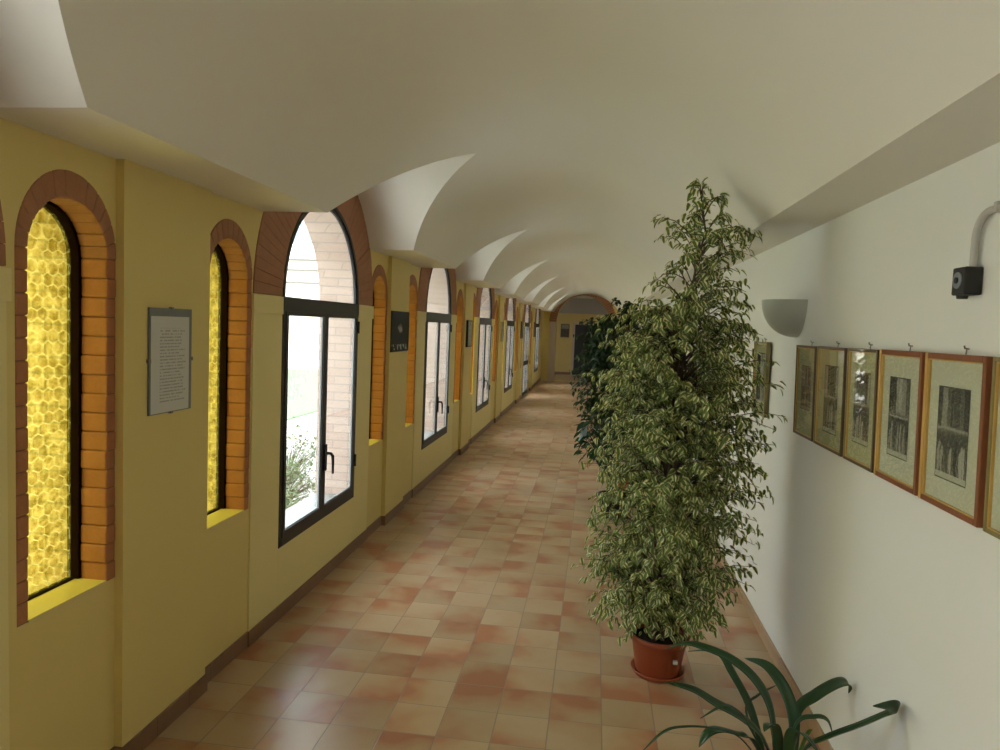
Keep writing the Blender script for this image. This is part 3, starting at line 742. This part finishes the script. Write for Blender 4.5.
# ------------------------------------------------------------------ notices and posters on the left pilasters
def paper_mat():
    t = NT('typed_notice'); uv = t.xyz(t.n('ShaderNodeUVMap').outputs[0]); u, v = uv[0], uv[1]
    ln = t.math('FRACT', t.math('MULTIPLY', v, 30)); row = t.math('FLOOR', t.math('MULTIPLY', v, 30))
    wr = t.noise(t.comb(t.math('MULTIPLY', u, 30), t.math('MULTIPLY', row, 7.3)), 1.0, 1)
    wl_ = t.n('ShaderNodeTexWhiteNoise', noise_dimensions='1D'); t.l(row, wl_.inputs['W'])
    k = t.math('MULTIPLY', t.math('LESS_THAN', t.math('ABSOLUTE', t.math('SUBTRACT', ln, 0.5)), 0.22), t.math('GREATER_THAN', wr, 0.43))
    k = t.math('MULTIPLY', k, t.math('LESS_THAN', u, t.math('MULTIPLY_ADD', wl_.outputs[0], 0.2, 0.72)))
    k = t.math('MULTIPLY', k, t.math('GREATER_THAN', u, 0.22)); k = t.math('MULTIPLY', k, t.math('GREATER_THAN', v, 0.10)); k = t.math('MULTIPLY', k, t.math('LESS_THAN', v, 0.88))
    t.set(Base_Color=t.mix(t.math('MULTIPLY', k, 0.6), rgba((0.62, 0.60, 0.55)), rgba((0.22, 0.21, 0.20))), Roughness=0.7); return t.mat
def dark_poster_mat():
    t = NT('dark_poster'); uv = t.xyz(t.n('ShaderNodeUVMap').outputs[0]); u, v = uv[0], uv[1]
    c0 = t.ramp(v, [(0.0, (0.008, 0.01, 0.01)), (0.7, (0.012, 0.017, 0.016)), (1.0, (0.035, 0.05, 0.055))])
    d = t.vm('LENGTH', t.vm('MULTIPLY', t.comb(t.math('SUBTRACT', u, 0.48), t.math('SUBTRACT', v, 0.57)), (1.5, 2.0, 0)), out=1)
    d = t.math('ADD', d, t.math('MULTIPLY', t.math('SUBTRACT', t.noise(t.comb(u, v), 9, 3), 0.5), 0.35))
    f = t.n('ShaderNodeMapRange', interpolation_type='SMOOTHSTEP'); t.l(d, f.inputs[0]); f.inputs[1].default_value = 0.27; f.inputs[2].default_value = 0.08
    c = t.mix(f.outputs[0], c0, rgba((0.42, 0.37, 0.34)))
    n2 = t.noise(t.comb(t.math('MULTIPLY', u, 10), t.math('MULTIPLY', v, 5)), 1, 2)
    k = t.math('MULTIPLY', t.math('GREATER_THAN', n2, 0.54), t.math('MULTIPLY', t.math('LESS_THAN', v, 0.18), t.math('GREATER_THAN', v, 0.04)))
    c = t.mix(k, c, rgba((0.45, 0.47, 0.42)))
    t.set(Base_Color=c, Roughness=0.75); return t.mat
M['poster'] = dark_poster_mat(); M['paper'] = paper_mat()
def faint_mat(name, a, b, s):
    t = NT(name); uv = t.n('ShaderNodeUVMap').outputs[0]; t.set(Base_Color=t.ramp(t.noise(uv, s, 4), [(0.35, a), (0.65, b)]), Roughness=0.5); return t.mat
M['pgrey'] = faint_mat('grey_landscape_print_and_glare', (0.16, 0.16, 0.13), (0.36, 0.35, 0.28), 6)
M['pdark'] = faint_mat('dark_brown_print', (0.03, 0.025, 0.02), (0.12, 0.09, 0.06), 5)

def left_poster(y0, y1, z0, z1, label, art, frm, fw, dp, name, cat, margin=None, x=XP):
    R = empty(name, (x, (y0+y1)/2, z0), label, cat)
    mb = MB(); xf = x + dp; xb = x + 0.001
    if fw:
        mb.box((xb, y0, z0), (xf, y0 + fw, z1)); mb.box((xb, y1 - fw, z0), (xf, y1, z1)); mb.box((xb, y0 + fw, z0), (xf, y1 - fw, z0 + fw)); mb.box((xb, y0 + fw, z1 - fw), (xf, y1 - fw, z1))
        mb.build('frame', frm, R, bevel=0.001)
        mb = MB(); mb.box((xb, y0 + fw, z0 + fw), (xf - 0.004, y1 - fw, z1 - fw)); mb.build('backing', frm, R)
        xs = xf - 0.003
    else:
        mb.box((xb, y0, z0), (xf, y1, z1)); mb.build('board', frm, R, bevel=0.001); xs = xf + 0.0008
    a, b, c_, d = margin or (fw, fw, fw, fw)
    uvquad('print', [(xs, y0 + a, z0 + c_), (xs, y1 - b, z0 + c_), (xs, y1 - b, z1 - d), (xs, y0 + a, z1 - d)], art, R)
    return R
M['greyb'] = plain('grey_backing_board', (0.17, 0.18, 0.17), 0.5)
R = left_poster(2.617, 2.915, 1.380, 1.815, 'typed white notice on a grey clip board, on the nearest yellow pilaster', M['paper'], M['greyb'], 0, 0.010, 'wall_notice', 'notice', (0.008, 0.022, 0.004, 0.034))
for y, z in ((2.617, 1.60), (2.915, 1.60)):
    mb = MB(); mb.box((XP, y - 0.006, z - 0.008), (XP + 0.014, y + 0.006, z + 0.008)); mb.build('clip', M['nail'], R)
for z in (1.380, 1.815):
    mb = MB(); mb.box((XP, 2.76, z - 0.005), (XP + 0.014, 2.775, z + 0.005)); mb.build('clip', M['nail'], R)
left_poster(5.995, 6.575, 1.530, 1.893, 'dark poster with a pale face-like blotch, on the second yellow pilaster', M['poster'], M['black'], 0, 0.012, 'wall_poster', 'poster', (0.004, 0.004, 0.004, 0.004))
left_poster(9.63, 9.99, 1.49, 1.86, 'grey print in a thin dark frame, on the third yellow pilaster', M['pgrey'], M['black'], 0.014, 0.03, 'framed_print', 'picture')
left_poster(13.22, 13.56, 1.50, 1.88, 'pale greyish print hung on the fourth yellow pilaster', M['pgrey'], M['gilt_glare'], 0.012, 0.02, 'framed_print', 'picture')
left_poster(16.78, 17.2, 1.52, 1.93, 'dark brown print hung before the garden door, fifth pilaster', M['pdark'], M['brownfr'], 0.02, 0.03, 'framed_print', 'picture')
left_poster(20.36, 20.80, 1.52, 1.95, 'dark brown print hung beyond the garden door, last pilaster', M['pdark'], M['brownfr'], 0.02, 0.03, 'framed_print', 'picture')
# picture in the far room, hung on its end wall
R = empty('framed_print', (-1.18, YB, 1.46), 'dark print with glare painted pale across its top, on the dim wall beyond the far arch', 'picture')
mb = MB(); mb.box((-1.36, YB - 0.03, 1.46), (-1.02, YB - 0.001, 1.98)); mb.build('frame', M['brownfr'], R, bevel=0.003)
uvquad('print', [(-1.33, YB - 0.032, 1.50), (-1.05, YB - 0.032, 1.50), (-1.05, YB - 0.032, 1.78), (-1.33, YB - 0.032, 1.78)], M['pdark'], R)
uvquad('print', [(-1.33, YB - 0.032, 1.80), (-1.05, YB - 0.032, 1.80), (-1.05, YB - 0.032, 1.94), (-1.33, YB - 0.032, 1.94)], M['pgrey'], R)  # bright glare on the upper part, painted as a paler strip

# ------------------------------------------------------------------ wall lamp (half bowl uplighter)
R = empty('wall_lamp', (XR, 4.05, 1.80), 'grey-green half bowl uplighter on the white wall above the prints', 'lamp')
mb = MB(); G = []; H_ = 0.198; rr = 0.185
for i in range(15):
    t = i/14 * PI/2
    r = rr*math.sin(t)**0.9 if i else 0.004; z = 1.80 + H_*(1 - math.cos(t))
    G.append([(XR - 0.002 - r*math.sin(PI*j/24), 4.05 + r*math.cos(PI*j/24), z) for j in range(25)])
mb.grid(G)
G2 = [[(XR - 0.002 - max(0, (XR - 0.002 - p[0]))*0.94, 4.05 + (p[1]-4.05)*0.95, p[2] + 0.008) for p in r] for r in G]
G2[-1] = [(p[0], p[1], G[-1][0][2]) for p in G2[-1]]
mb.grid([G[-1], G2[-1]]); mb.grid(G2)
mb.build('lamp_shade', M['shade'], R)
mb = MB(); mb.box((XR - 0.02, 3.96, 1.86), (XR - 0.001, 4.14, 1.96)); mb.tube([(XR - 0.05, 4.0, 1.93), (XR - 0.05, 4.10, 1.93)], 0.01); mb.build('bracket', M['alu'], R)

# ------------------------------------------------------------------ small dark wall box with conduit
R = empty('alarm_box', (XR, 2.235, 1.945), 'small dark square box with round dial on the white wall, upper right', 'box')
BXF = XR - 0.050
mb = MB(); mb.box((BXF, 2.186, 1.940), (XR - 0.001, 2.262, 2.020)); mb.build('body', M['black'], R, bevel=0.005)
t = NT('violet_grey_lens'); t.set(Base_Color=rgba((0.22, 0.24, 0.28)), Roughness=0.3)
def disc(mb, x, y, z, r, t_, seg=24):
    a = [(y + r*math.cos(2*PI*i/seg), z + r*math.sin(2*PI*i/seg)) for i in range(seg)]; mb.prism(a, x - t_, x)
mb = MB(); disc(mb, BXF + 0.001, 2.226, 1.982, 0.024, 0.004); d = mb.build('dial', t.mat, R)
mb = MB(); disc(mb, BXF - 0.003, 2.226, 1.982, 0.009, 0.004); mb.build('lens', M['black'], d)
mb = MB(); mb.tube([(XR - 0.03, 2.236, 1.948), (XR - 0.03, 2.236, 1.930)], [0.018, 0.014], 12); mb.build('cable_gland', M['black'], R)
mb = MB()
pth = [(XR - 0.018, 2.213, 2.015), (XR - 0.018, 2.213, 2.10)]
for i in range(1, 9):
    a = i/8*PI/2; pth.append((XR - 0.018, 2.213 - 0.07*(1 - math.cos(a)), 2.10 + 0.07*math.sin(a)))
pth += [(XR - 0.018, 2.0, 2.172), (XR - 0.018, 1.2, 2.176)]
mb.tube(pth, 0.0105, 12); cd = mb.build('conduit', M['conduit'], None); tag(cd, 'light grey plastic conduit bending down into the dark wall box', 'conduit')
for y_, z_ in ((2.10, 2.172), (1.60, 2.174)):
    mb = MB(); mb.box((XR - 0.031, y_ - 0.008, z_ - 0.014), (XR - 0.0005, y_ + 0.008, z_ + 0.014)); mb.build('clip', M['conduit'], cd, bevel=0.002)

# ------------------------------------------------------------------ plants
def leaves_mesh(name, mat, parent, base, direc, nrm, L, W, curl=0.25, fold=0.18):
    """thousands of small leaves in one mesh: base, direction, normal arrays (N,3); L, W arrays (N)"""
    base = np.asarray(base, float); d = np.asarray(direc, float); n = np.asarray(nrm, float)
    d /= np.linalg.norm(d, axis=1)[:, None]
    s = np.cross(d, n); s /= (np.linalg.norm(s, axis=1)[:, None] + 1e-9); n = np.cross(s, d)
    prof = [(0, 0), (0.36, 0), (0.72, 0), (1.0, 0), (0.18, 0.34), (0.42, 0.50), (0.74, 0.30), (0.18, -0.34), (0.42, -0.50), (0.74, -0.30)]
    N = len(base); V = np.zeros((N, 10, 3)); L = np.asarray(L)[:, None]; W = np.asarray(W)[:, None]
    for i, (t_, w_) in enumerate(prof):
        V[:, i] = base + d*L*t_ + s*W*w_ + n*(abs(w_)*fold*W*2 - curl*L*t_*t_)
    faces = [(0, 1, 5, 4), (1, 2, 6, 5), (2, 3, 6), (1, 0, 7, 8), (2, 1, 8, 9), (3, 2, 9)]
    me = bpy.data.meshes.new(name)
    F = []
    for k in range(N):
        o_ = k*10; F += [tuple(o_ + q for q in f) for f in faces]
    me.from_pydata(V.reshape(-1, 3).tolist(), [], F); me.materials.append(mat)
    uvl = me.uv_layers.new(name='UVMap')
    one = []
    for f in faces:
        for q in f: one += [prof[q][0], prof[q][1] + 0.5]
    uvl.data.foreach_set('uv', np.tile(np.array(one, dtype=np.float32), N))
    me.transform(Matrix.Translation(-world_loc(parent)))
    o = bpy.data.objects.new(name, me); C.objects.link(o); o.parent = parent; return o

def ext(tbl, z):
    zs = [r[0] for r in tbl][::-1]; return float(np.interp(z, zs, [r[1] for r in tbl][::-1])), float(np.interp(z, zs, [r[2] for r in tbl][::-1]))

def bush(R, base, tbl, nbr, per, LL, mat, seed, ydepth=0.95, zpot=0.17, droop=0.16, stems=5, sx=None, leafname='foliage', barkm='bark', extra=()):
    """a weeping ficus: stems, arching branchlets and hanging leaves inside a measured silhouette"""
    rg = random.Random(seed)
    zt = tbl[0][0]; mb = MB()
    bx, by = base
    def axis(z):
        f = min(1, max(0, (z - zpot) / (zt - zpot))); cx, hw = ext(tbl, z)
        return bx + (cx - bx)*min(1, f*1.4), by
    for s in range(stems):
        a = 2*PI*s/stems; top = zt - (0.02 if s == 0 else rg.uniform(0.35, 0.9)); pts = []; rad = []
        for i in range(15):
            z = zpot - 0.03 + (top - zpot)*i/14; ax, ay = axis(z); tw = a + i*0.33; r0 = 0.035*(1 - i/16) + (0.02 if s else 0)*i/10
            if s == 0: r0 *= 0.3
            pts.append((ax + r0*math.cos(tw), ay + r0*math.sin(tw), z)); rad.append(0.0135*(1 - i/15)**0.8 + 0.0022)
        mb.tube(pts, rad, 7)
    B, D, Nn, Ls, Ws = [], [], [], [], []
    wts = []
    zz = np.linspace(tbl[-1][0], zt, 60); cdf = np.cumsum([ext(tbl, z)[1]**1.5 * (0.55 if z > zt - 0.55 else 1) + 0.010 for z in zz]); cdf /= cdf[-1]
    jobs = []
    for i in range(nbr):
        z = float(np.interp((i + rg.random())/nbr, cdf, zz)); cx, hw = ext(tbl, z)
        th = rg.uniform(0, 2*PI); q = (0.40 + 0.72*rg.random()**0.7)
        jobs.append((Vector((cx + hw*q*math.cos(th), by + hw*ydepth*q*math.sin(th), z)), per))
    for e in extra: jobs.append((Vector(e[0]), e[1]))
    for end, pn in jobs:
        z = end.z
        ax, ay = axis(min(z + 0.0, zt - 0.05)); out = Vector((end.x - ax, end.y - ay, 0)); r = out.length
        zo = min(max(zpot + 0.12, z - 0.35*r + rg.uniform(-0.12, 0.05)), zt - 0.06); sx_, sy_ = axis(zo)
        p0 = Vector((sx_, sy_, zo)); p2 = end; p1 = p0*0.45 + p2*0.55 + Vector((0, 0, droop*(0.6 + r)))
        n = max(5, pn if z < 1.95 or ydepth != 0.95 or pn != per else int(pn*0.62)); curve = lambda t_: p0*(1-t_)**2 + p1*2*t_*(1-t_) + p2*t_*t_
        mb.tube([curve(t_) for t_ in (0, .25, .5, .75, 1)], [0.0038, 0.003, 0.0024, 0.0017, 0.001], 4, cap=False)
        for k in range(n):
            t_ = 0.30 + 0.70*(k + rg.random()*0.8)/n; t_ = min(t_, 1.0)
            p = curve(t_); tg = (curve(min(1, t_ + .02)) - curve(t_ - .02)).normalized()
            sd = tg.cross(Vector((0, 0, 1)))
            if sd.length < 1e-3: sd = Vector((1, 0, 0))
            sd.normalize(); sd *= 1 if k % 2 else -1
            dd = tg*rg.uniform(0.2, 1.0) + sd*rg.uniform(0.2, 1.0) + Vector((rg.gauss(0, .35), rg.gauss(0, .35), -rg.uniform(0.1, 1.0)))
            off = Vector((rg.gauss(0, .018), rg.gauss(0, .018), rg.gauss(0, .014)))
            B.append(p + off); D.append(dd.normalized()); Nn.append((out.normalized()*0.6 + Vector((rg.gauss(0, .45), rg.gauss(0, .45), 0.9))).normalized() if r > 1e-3 else Vector((0, 0, 1)))
            l = LL*rg.uniform(0.72, 1.18); Ls.append(l); Ws.append(l*rg.uniform(0.48, 0.64))
    st = mb.build('stems', M[barkm], R, recalc=False)
    lv = leaves_mesh(leafname, mat, R, [tuple(p) for p in B], [tuple(p) for p in D], [tuple(p) for p in Nn], Ls, Ws)
    return st, lv

def pot(R, c, r0, r1, h, mat, rimh=0.035, saucer=True, soilz=None):
    mb = MB(); mb.lathe([(0.001, 0.012), (r0, 0.012), (r0 + 0.004, 0.02), (r1 - 0.008, h - rimh), (r1 + 0.002, h - rimh + 0.003), (r1 + 0.008, h - 0.004), (r1 + 0.004, h), (r1 - 0.006, h), (r1 - 0.012, h - 0.03), (r0, 0.03)], c)
    mb.build('pot', mat, R, recalc=True)
    mb = MB(); sz = (soilz or h - 0.03); mb.lathe([(0.0, sz + 0.008), (r1*0.5, sz + 0.004), (r1 - 0.011, sz)], c); mb.build('soil', M['soil'], R)
    if saucer:
        mb = MB(); mb.lathe([(0.001, 0.0), (r0 + 0.012, 0.0), (r0 + 0.030, 0.028), (r0 + 0.026, 0.029), (r0 + 0.010, 0.006), (0.001, 0.006)], c); mb.build('saucer', mat, R)

# variegated weeping ficus
TBL = [(2.535, 0.485, 0.02), (2.46, 0.50, 0.11), (2.317, 0.527, 0.26), (2.20, 0.50, 0.22), (2.115, 0.488, 0.228), (1.958, 0.4725, 0.30), (1.745, 0.43, 0.41), (1.43, 0.455, 0.46), (1.164, 0.4545, 0.465),
       (0.9, 0.43, 0.43), (0.685, 0.44, 0.43), (0.47, 0.41, 0.40), (0.32, 0.39, 0.35), (0.24, 0.38, 0.25)]
FX, FY = 0.412, 3.745
R = empty('weeping_ficus', (FX, FY, 0), 'tall variegated weeping ficus with cream edged leaves in a terracotta pot', 'potted plant')
pot(R, (FX, FY, 0), 0.112, 0.150, 0.215, M['terra'])
mb = MB(); mb.box((FX + 0.062, FY - 0.142, 0.115), (FX + 0.085, FY - 0.128, 0.132)); mb.build('price_sticker', plain('white_sticker', (0.7, 0.68, 0.62), 0.6), R)
bush(R, (FX, FY), TBL, 740, 21, 0.045, M['leafv'], 11, zpot=0.18,
     extra=[((0.79, 3.74, 2.29), 22), ((0.74, 3.70, 2.31), 16), ((0.62, 3.74, 2.47), 14), ((0.25, 3.74, 2.36), 16), ((0.93, 3.70, 1.56), 24), ((0.90, 3.80, 1.27), 20), ((0.86, 3.7, 0.86), 18), ((0.83, 3.68, 0.68), 20), ((0.79, 3.76, 0.52), 16), ((0.02, 3.72, 1.85), 26), ((0.05, 3.8, 1.78), 20), ((0.28, 3.7, 2.05), 14), ((0.46, 3.74, 2.53), 8), ((0.50, 3.74, 2.50), 8)])

# dark green ficus standing behind it
T2 = [(2.14, 0.30, 0.06), (2.04, 0.28, 0.28), (1.87, 0.25, 0.43), (1.55, 0.25, 0.49), (1.2, 0.26, 0.51), (0.95, 0.28, 0.48), (0.75, 0.32, 0.36), (0.60, 0.34, 0.2)]
R = empty('dark_ficus', (0.44, 7.9, 0), 'dark green ficus in a pot, standing behind the variegated ficus', 'potted plant')
pot(R, (0.44, 7.9, 0), 0.12, 0.16, 0.26, M['terra'])
bush(R, (0.44, 7.9), T2, 380, 22, 0.060, M['leafd'], 23, zpot=0.22, stems=4)

# low broad-leaved plant beside it, near the dark ficus
R = empty('broad_leaf_plant', (0.24, 6.9, 0), 'low glossy dark plant with broad leaves beside the dark ficus', 'potted plant')
pot(R, (0.24, 6.9, 0), 0.10, 0.135, 0.22, M['black'], saucer=False)
rg = random.Random(5); mb = MB(); B = []; D = []; Nn = []; Ls = []; Ws = []
for i in range(46):
    th = rg.uniform(0, 2*PI); r = rg.uniform(0.05, 0.22); z = rg.uniform(0.66, 1.0)
    p0 = Vector((0.24, 6.9, 0.20)); p2 = Vector((0.10 + r*math.cos(th), 6.9 + r*math.sin(th), z)); p1 = (p0 + p2)/2 + Vector((-0.3*r*math.cos(th), -0.3*r*math.sin(th), 0.08))
    cv = [p0*(1-t_)**2 + p1*2*t_*(1-t_) + p2*t_*t_ for t_ in (0, .33, .66, 1)]; mb.tube(cv, [0.006, 0.005, 0.004, 0.003], 5, cap=False)
    for q in range(3):
        B.append(tuple(p2 + Vector((rg.gauss(0, .01), rg.gauss(0, .01), -0.05*q)))); D.append((math.cos(th + rg.gauss(0, .8)), math.sin(th + rg.gauss(0, .8)), rg.uniform(-0.9, 0.2))); Nn.append((rg.gauss(0, .3), rg.gauss(0, .3), 1)); Ls.append(rg.uniform(.08, .13)); Ws.append(rg.uniform(.045, .065))
mb.build('stems', M['leafd'], R, recalc=False); leaves_mesh('foliage', M['leafb'], R, B, D, Nn, Ls, Ws)
# leaf hanging at its side, sky reflection painted pale blue
mb = MB()
pb = [(-0.065, 6.8, 0.90), (-0.078, 6.79, 0.83), (-0.10, 6.79, 0.78), (-0.115, 6.79, 0.73)]
mb.grid([[(x, y_, z), (x + 0.016*wd, y_ - 0.012, z + 0.01*wd), (x + 0.040*wd, y_ + 0.008, z + 0.004)] for (x, y_, z), wd in zip(pb, (0.6, 1.2, 1.5, 0.7))])
mb.tube([(0.16, 6.88, 0.75), (0.02, 6.83, 0.86), (-0.055, 6.8, 0.905)], 0.003, 5)
o = mb.build('glint_leaf', plain('sky_glint_leaf', (0.42, 0.58, 0.68), 0.35), R, recalc=False)
o['label'] = 'leaf with sky reflection painted pale blue'

# strap-leaved plant in the foreground
R = empty('strap_leaf_plant', (0.73, 2.56, 0), 'strap-leaved plant with long arching dark green leaves, lower right foreground', 'potted plant')
pot(R, (0.73, 2.56, 0), 0.11, 0.145, 0.24, M['terra'])
LV = {'A': ([(0.729, 2.62, 0.25), (0.704, 2.64, 0.425), (0.651, 2.67, 0.519), (0.571, 2.72, 0.567), (0.479, 2.78, 0.577), (0.416, 2.82, 0.569), (0.341, 2.86, 0.523)], .048),
 'B': ([(0.688, 2.62, 0.25), (0.666, 2.66, 0.341), (0.635, 2.72, 0.421), (0.591, 2.8, 0.483), (0.565, 2.86, 0.513), (0.514, 2.93, 0.5), (0.45, 2.98, 0.47)], .034),
 'C': ([(0.786, 2.6, 0.25), (0.796, 2.66, 0.391), (0.774, 2.72, 0.472), (0.724, 2.8, 0.521), (0.656, 2.88, 0.509)], .042),
 'D': ([(0.72, 2.55, 0.24), (0.658, 2.56, 0.364), (0.581, 2.56, 0.429), (0.485, 2.56, 0.474), (0.409, 2.56, 0.514), (0.315, 2.56, 0.534)], .052),
 'E': ([(0.70, 2.53, 0.24), (0.606, 2.47, 0.4), (0.56, 2.45, 0.424), (0.48, 2.4, 0.462), (0.436, 2.37, 0.46), (0.408, 2.35, 0.427)], .046),
 'F': ([(0.69, 2.54, 0.24), (0.554, 2.42, 0.434), (0.442, 2.36, 0.491), (0.336, 2.3, 0.516), (0.275, 2.26, 0.512), (0.212, 2.22, 0.468)], .014),
 'G': ([(0.78, 2.64, 0.24), (0.829, 2.74, 0.381), (0.902, 2.78, 0.431), (0.985, 2.83, 0.459), (1.040, 2.87, 0.455), (1.060, 2.88, 0.435), (1.062, 2.885, 0.405)], .042),
 'H': ([(0.75, 2.52, 0.24), (0.795, 2.5, 0.372), (0.871, 2.5, 0.425), (0.957, 2.48, 0.486), (1.030, 2.47, 0.537), (1.056, 2.45, 0.566), (1.031, 2.42, 0.600), (0.953, 2.38, 0.615)], .066),
 'I': ([(0.745, 2.56, 0.25), (0.777, 2.56, 0.43), (0.833, 2.55, 0.468), (0.87, 2.54, 0.467), (0.89, 2.53, 0.424)], .022),
 'J': ([(0.70, 2.58, 0.24), (0.622, 2.65, 0.407), (0.673, 2.7, 0.451), (0.752, 2.75, 0.473)], .010),
 'K': ([(0.77, 2.55, 0.25), (0.808, 2.55, 0.388), (0.826, 2.55, 0.423)], .024),
 'L': ([(0.73, 2.54, 0.24), (0.68, 2.46, 0.447), (0.654, 2.44, 0.48), (0.625, 2.4, 0.479)], .040),
 'N': ([(0.71, 2.54, 0.24), (0.587, 2.46, 0.461), (0.531, 2.42, 0.537), (0.48, 2.38, 0.56), (0.405, 2.34, 0.532)], .012),
 'O': ([(0.74, 2.52, 0.24), (0.72, 2.42, 0.46), (0.74, 2.36, 0.50), (0.78, 2.30, 0.47)], .042)}
def crom(P, n):
    P = [Vector(p) for p in P]; P = [P[0]*2 - P[1]] + P + [P[-1]*2 - P[-2]]; out = []
    for i in range(1, len(P) - 2):
        for k in range(n):
            t_ = k/n; a, b, c_, d = P[i-1], P[i], P[i+1], P[i+2]
            out.append(0.5*((2*b) + (c_ - a)*t_ + (2*a - 5*b + 4*c_ - d)*t_*t_ + (3*b - a - 3*c_ + d)*t_**3))
    out.append(P[-2]); return out
for key, (pts, wid) in LV.items():
    cv = crom(pts, 7); n = len(cv); G = []; s_prev = None
    for i, p in enumerate(cv):
        t_ = i/(n-1); tg = (cv[min(i+1, n-1)] - cv[max(i-1, 0)]).normalized()
        s_ = tg.cross(Vector((0, 0, 1)))
        if s_prev is not None:
            s_ = s_prev - tg*s_prev.dot(tg)
        s_.normalize(); s_prev = s_
        nn = s_.cross(tg)
        w_ = wid * min(1, 0.55 + t_*1.6) * (1 - max(0, (t_ - 0.55)/0.45)**2.4*0.97)
        G.append([p + s_*(w_*q*0.5) + nn*(abs(q)*w_*0.16) for q in (-1, -0.5, 0, 0.5, 1)])
    me = MB(); me.grid(G)
    o = me.build('leaf', M['strapl'] if key == 'K' else M['strap'], R, recalc=False)
    sd = o.modifiers.new('thickness', 'SOLIDIFY'); sd.thickness = 0.0022
    uvl = o.data.uv_layers.new(name='UVMap')
    if key == 'K': o['label'] = 'bright green young leaf'

# ------------------------------------------------------------------ courtyard: buildings and shrubs seen through the glass
def facade(name, label, x0, x1, y0, y1, z1, wins, bands, face):
    R = empty(name, ((x0+x1)/2, (y0+y1)/2, -0.12), label, 'building')
    mb = MB(); mb.box((x0, y0, -0.12), (x1, y1, z1)); mb.build('wall', M['facade'], R)
    mb = MB()
    for z in bands:
        if face == '-y': mb.box((x0, y0 - 0.05, z), (x1, y0 + .01, z + 0.09))
        else: mb.box((x1 - .01, y0, z), (x1 + 0.05, y1, z + 0.09))
    mb.build('string_course', M['band'], R)
    mb = MB(); mb.box((x0 - .2, y0 - .3, z1), (x1 + .3, y1 + .2, z1 + 0.18)); mb.build('roof', M['mortar'], R)
    for a, b, c_, d in wins:
        mb = MB()
        if face == '-y':
            mb.box((a, y0 - 0.02, c_), (b, y0 + .01, d)); w_ = mb.build('window', plain('blue_grey_window', (0.16, 0.22, 0.27), 0.2), R)
            mb = MB(); mb.box(((a+b)/2 - .03, y0 - 0.04, c_), ((a+b)/2 + .03, y0 - .015, d)); mb.box((a, y0 - 0.04, (c_+d)/2 - .03), (b, y0 - .015, (c_+d)/2 + .03)); mb.build('glazing_bar', M['facade'], w_)
        else:
            mb.box((x1 - .01, a, c_), (x1 + 0.02, b, d)); w_ = mb.build('window', M['blue'], R)
            mb = MB(); mb.box((x1 + .015, (a+b)/2 - .03, c_), (x1 + 0.04, (a+b)/2 + .03, d)); mb.build('glazing_bar', M['facade'], w_)
M['blue'] = plain('dark_blue_window', (0.16, 0.22, 0.27), 0.2)
facade('building', 'pale rendered wing with string courses beyond the lawn', -30, -2.6, 30, 36, 9, [(x, x + 0.95, 5.05, 6.5) for x in (-22, -17.7, -13.35, -9.2, -5.2)], [3.3, 3.85, 4.3], '-y')
facade('building', 'long pale building across the courtyard gravel', -26, -20, -14, 29.5, 7, [(y_, y_ + 1.0, z, z + 1.5) for y_ in (-6, 0, 6, 12, 18, 24) for z in (1.2, 4.4)], [3.4], '+x')

rg = random.Random(3)
SH = [(-3.0, 6.6, 0.42, 0.55), (-3.4, 7.6, 0.5, 0.75), (-2.75, 5.9, 0.25, 0.40), (-3.1, 9.6, 0.45, 0.7), (-3.2, 11.2, 0.4, 0.6), (-2.9, 3.6, 0.35, 0.55), (-3.2, 13.8, 0.45, 0.8), (-3.0, 1.2, 0.5, 0.9)]
names_ = ['green bush outside the nearest window, between two smaller ones', 'largest loose bush outside, seen low through the nearest window', 'smallest low bush right under the nearest window outside', 'leafy bush outside the second window', 'bush outside between second and third windows', 'bush outside near the second slit window', 'tall bush outside the third window', 'bush outside the first slit window, seen through yellow glass']
for (x, y_, r, h), lb in zip(SH, names_):
    R = empty('garden_shrub', (x, y_, -0.12), lb, 'shrub', 'shrubs outside the windows')
    mb = MB(); B = []; D = []; Nn = []; Ls = []; Ws = []
    for i in range(70):
        th = rg.uniform(0, 2*PI); q = r*rg.random()**0.5; z = h*rg.uniform(0.35, 1.0)*(1 - 0.35*(q/r)**2)
        p2 = Vector((x + q*math.cos(th), y_ + q*math.sin(th), z - 0.12)); mb.tube([(x, y_, -0.13), tuple((Vector((x, y_, -0.12)) + p2)/2 + Vector((0, 0, 0.05))), tuple(p2)], [0.008, 0.005, 0.002], 4, cap=False)
        for k in range(16):
            B.append((p2.x + rg.gauss(0, .05), p2.y + rg.gauss(0, .05), p2.z + rg.gauss(0, .07))); D.append((rg.gauss(0, 1), rg.gauss(0, 1), rg.gauss(0.2, .6))); Nn.append((rg.gauss(0, .4), rg.gauss(0, .4), 1)); Ls.append(rg.uniform(.03, .06)); Ws.append(rg.uniform(.015, .028))
    mb.build('stems', M['bark'], R, recalc=False); leaves_mesh('foliage', M['shrub'], R, B, D, Nn, Ls, Ws)
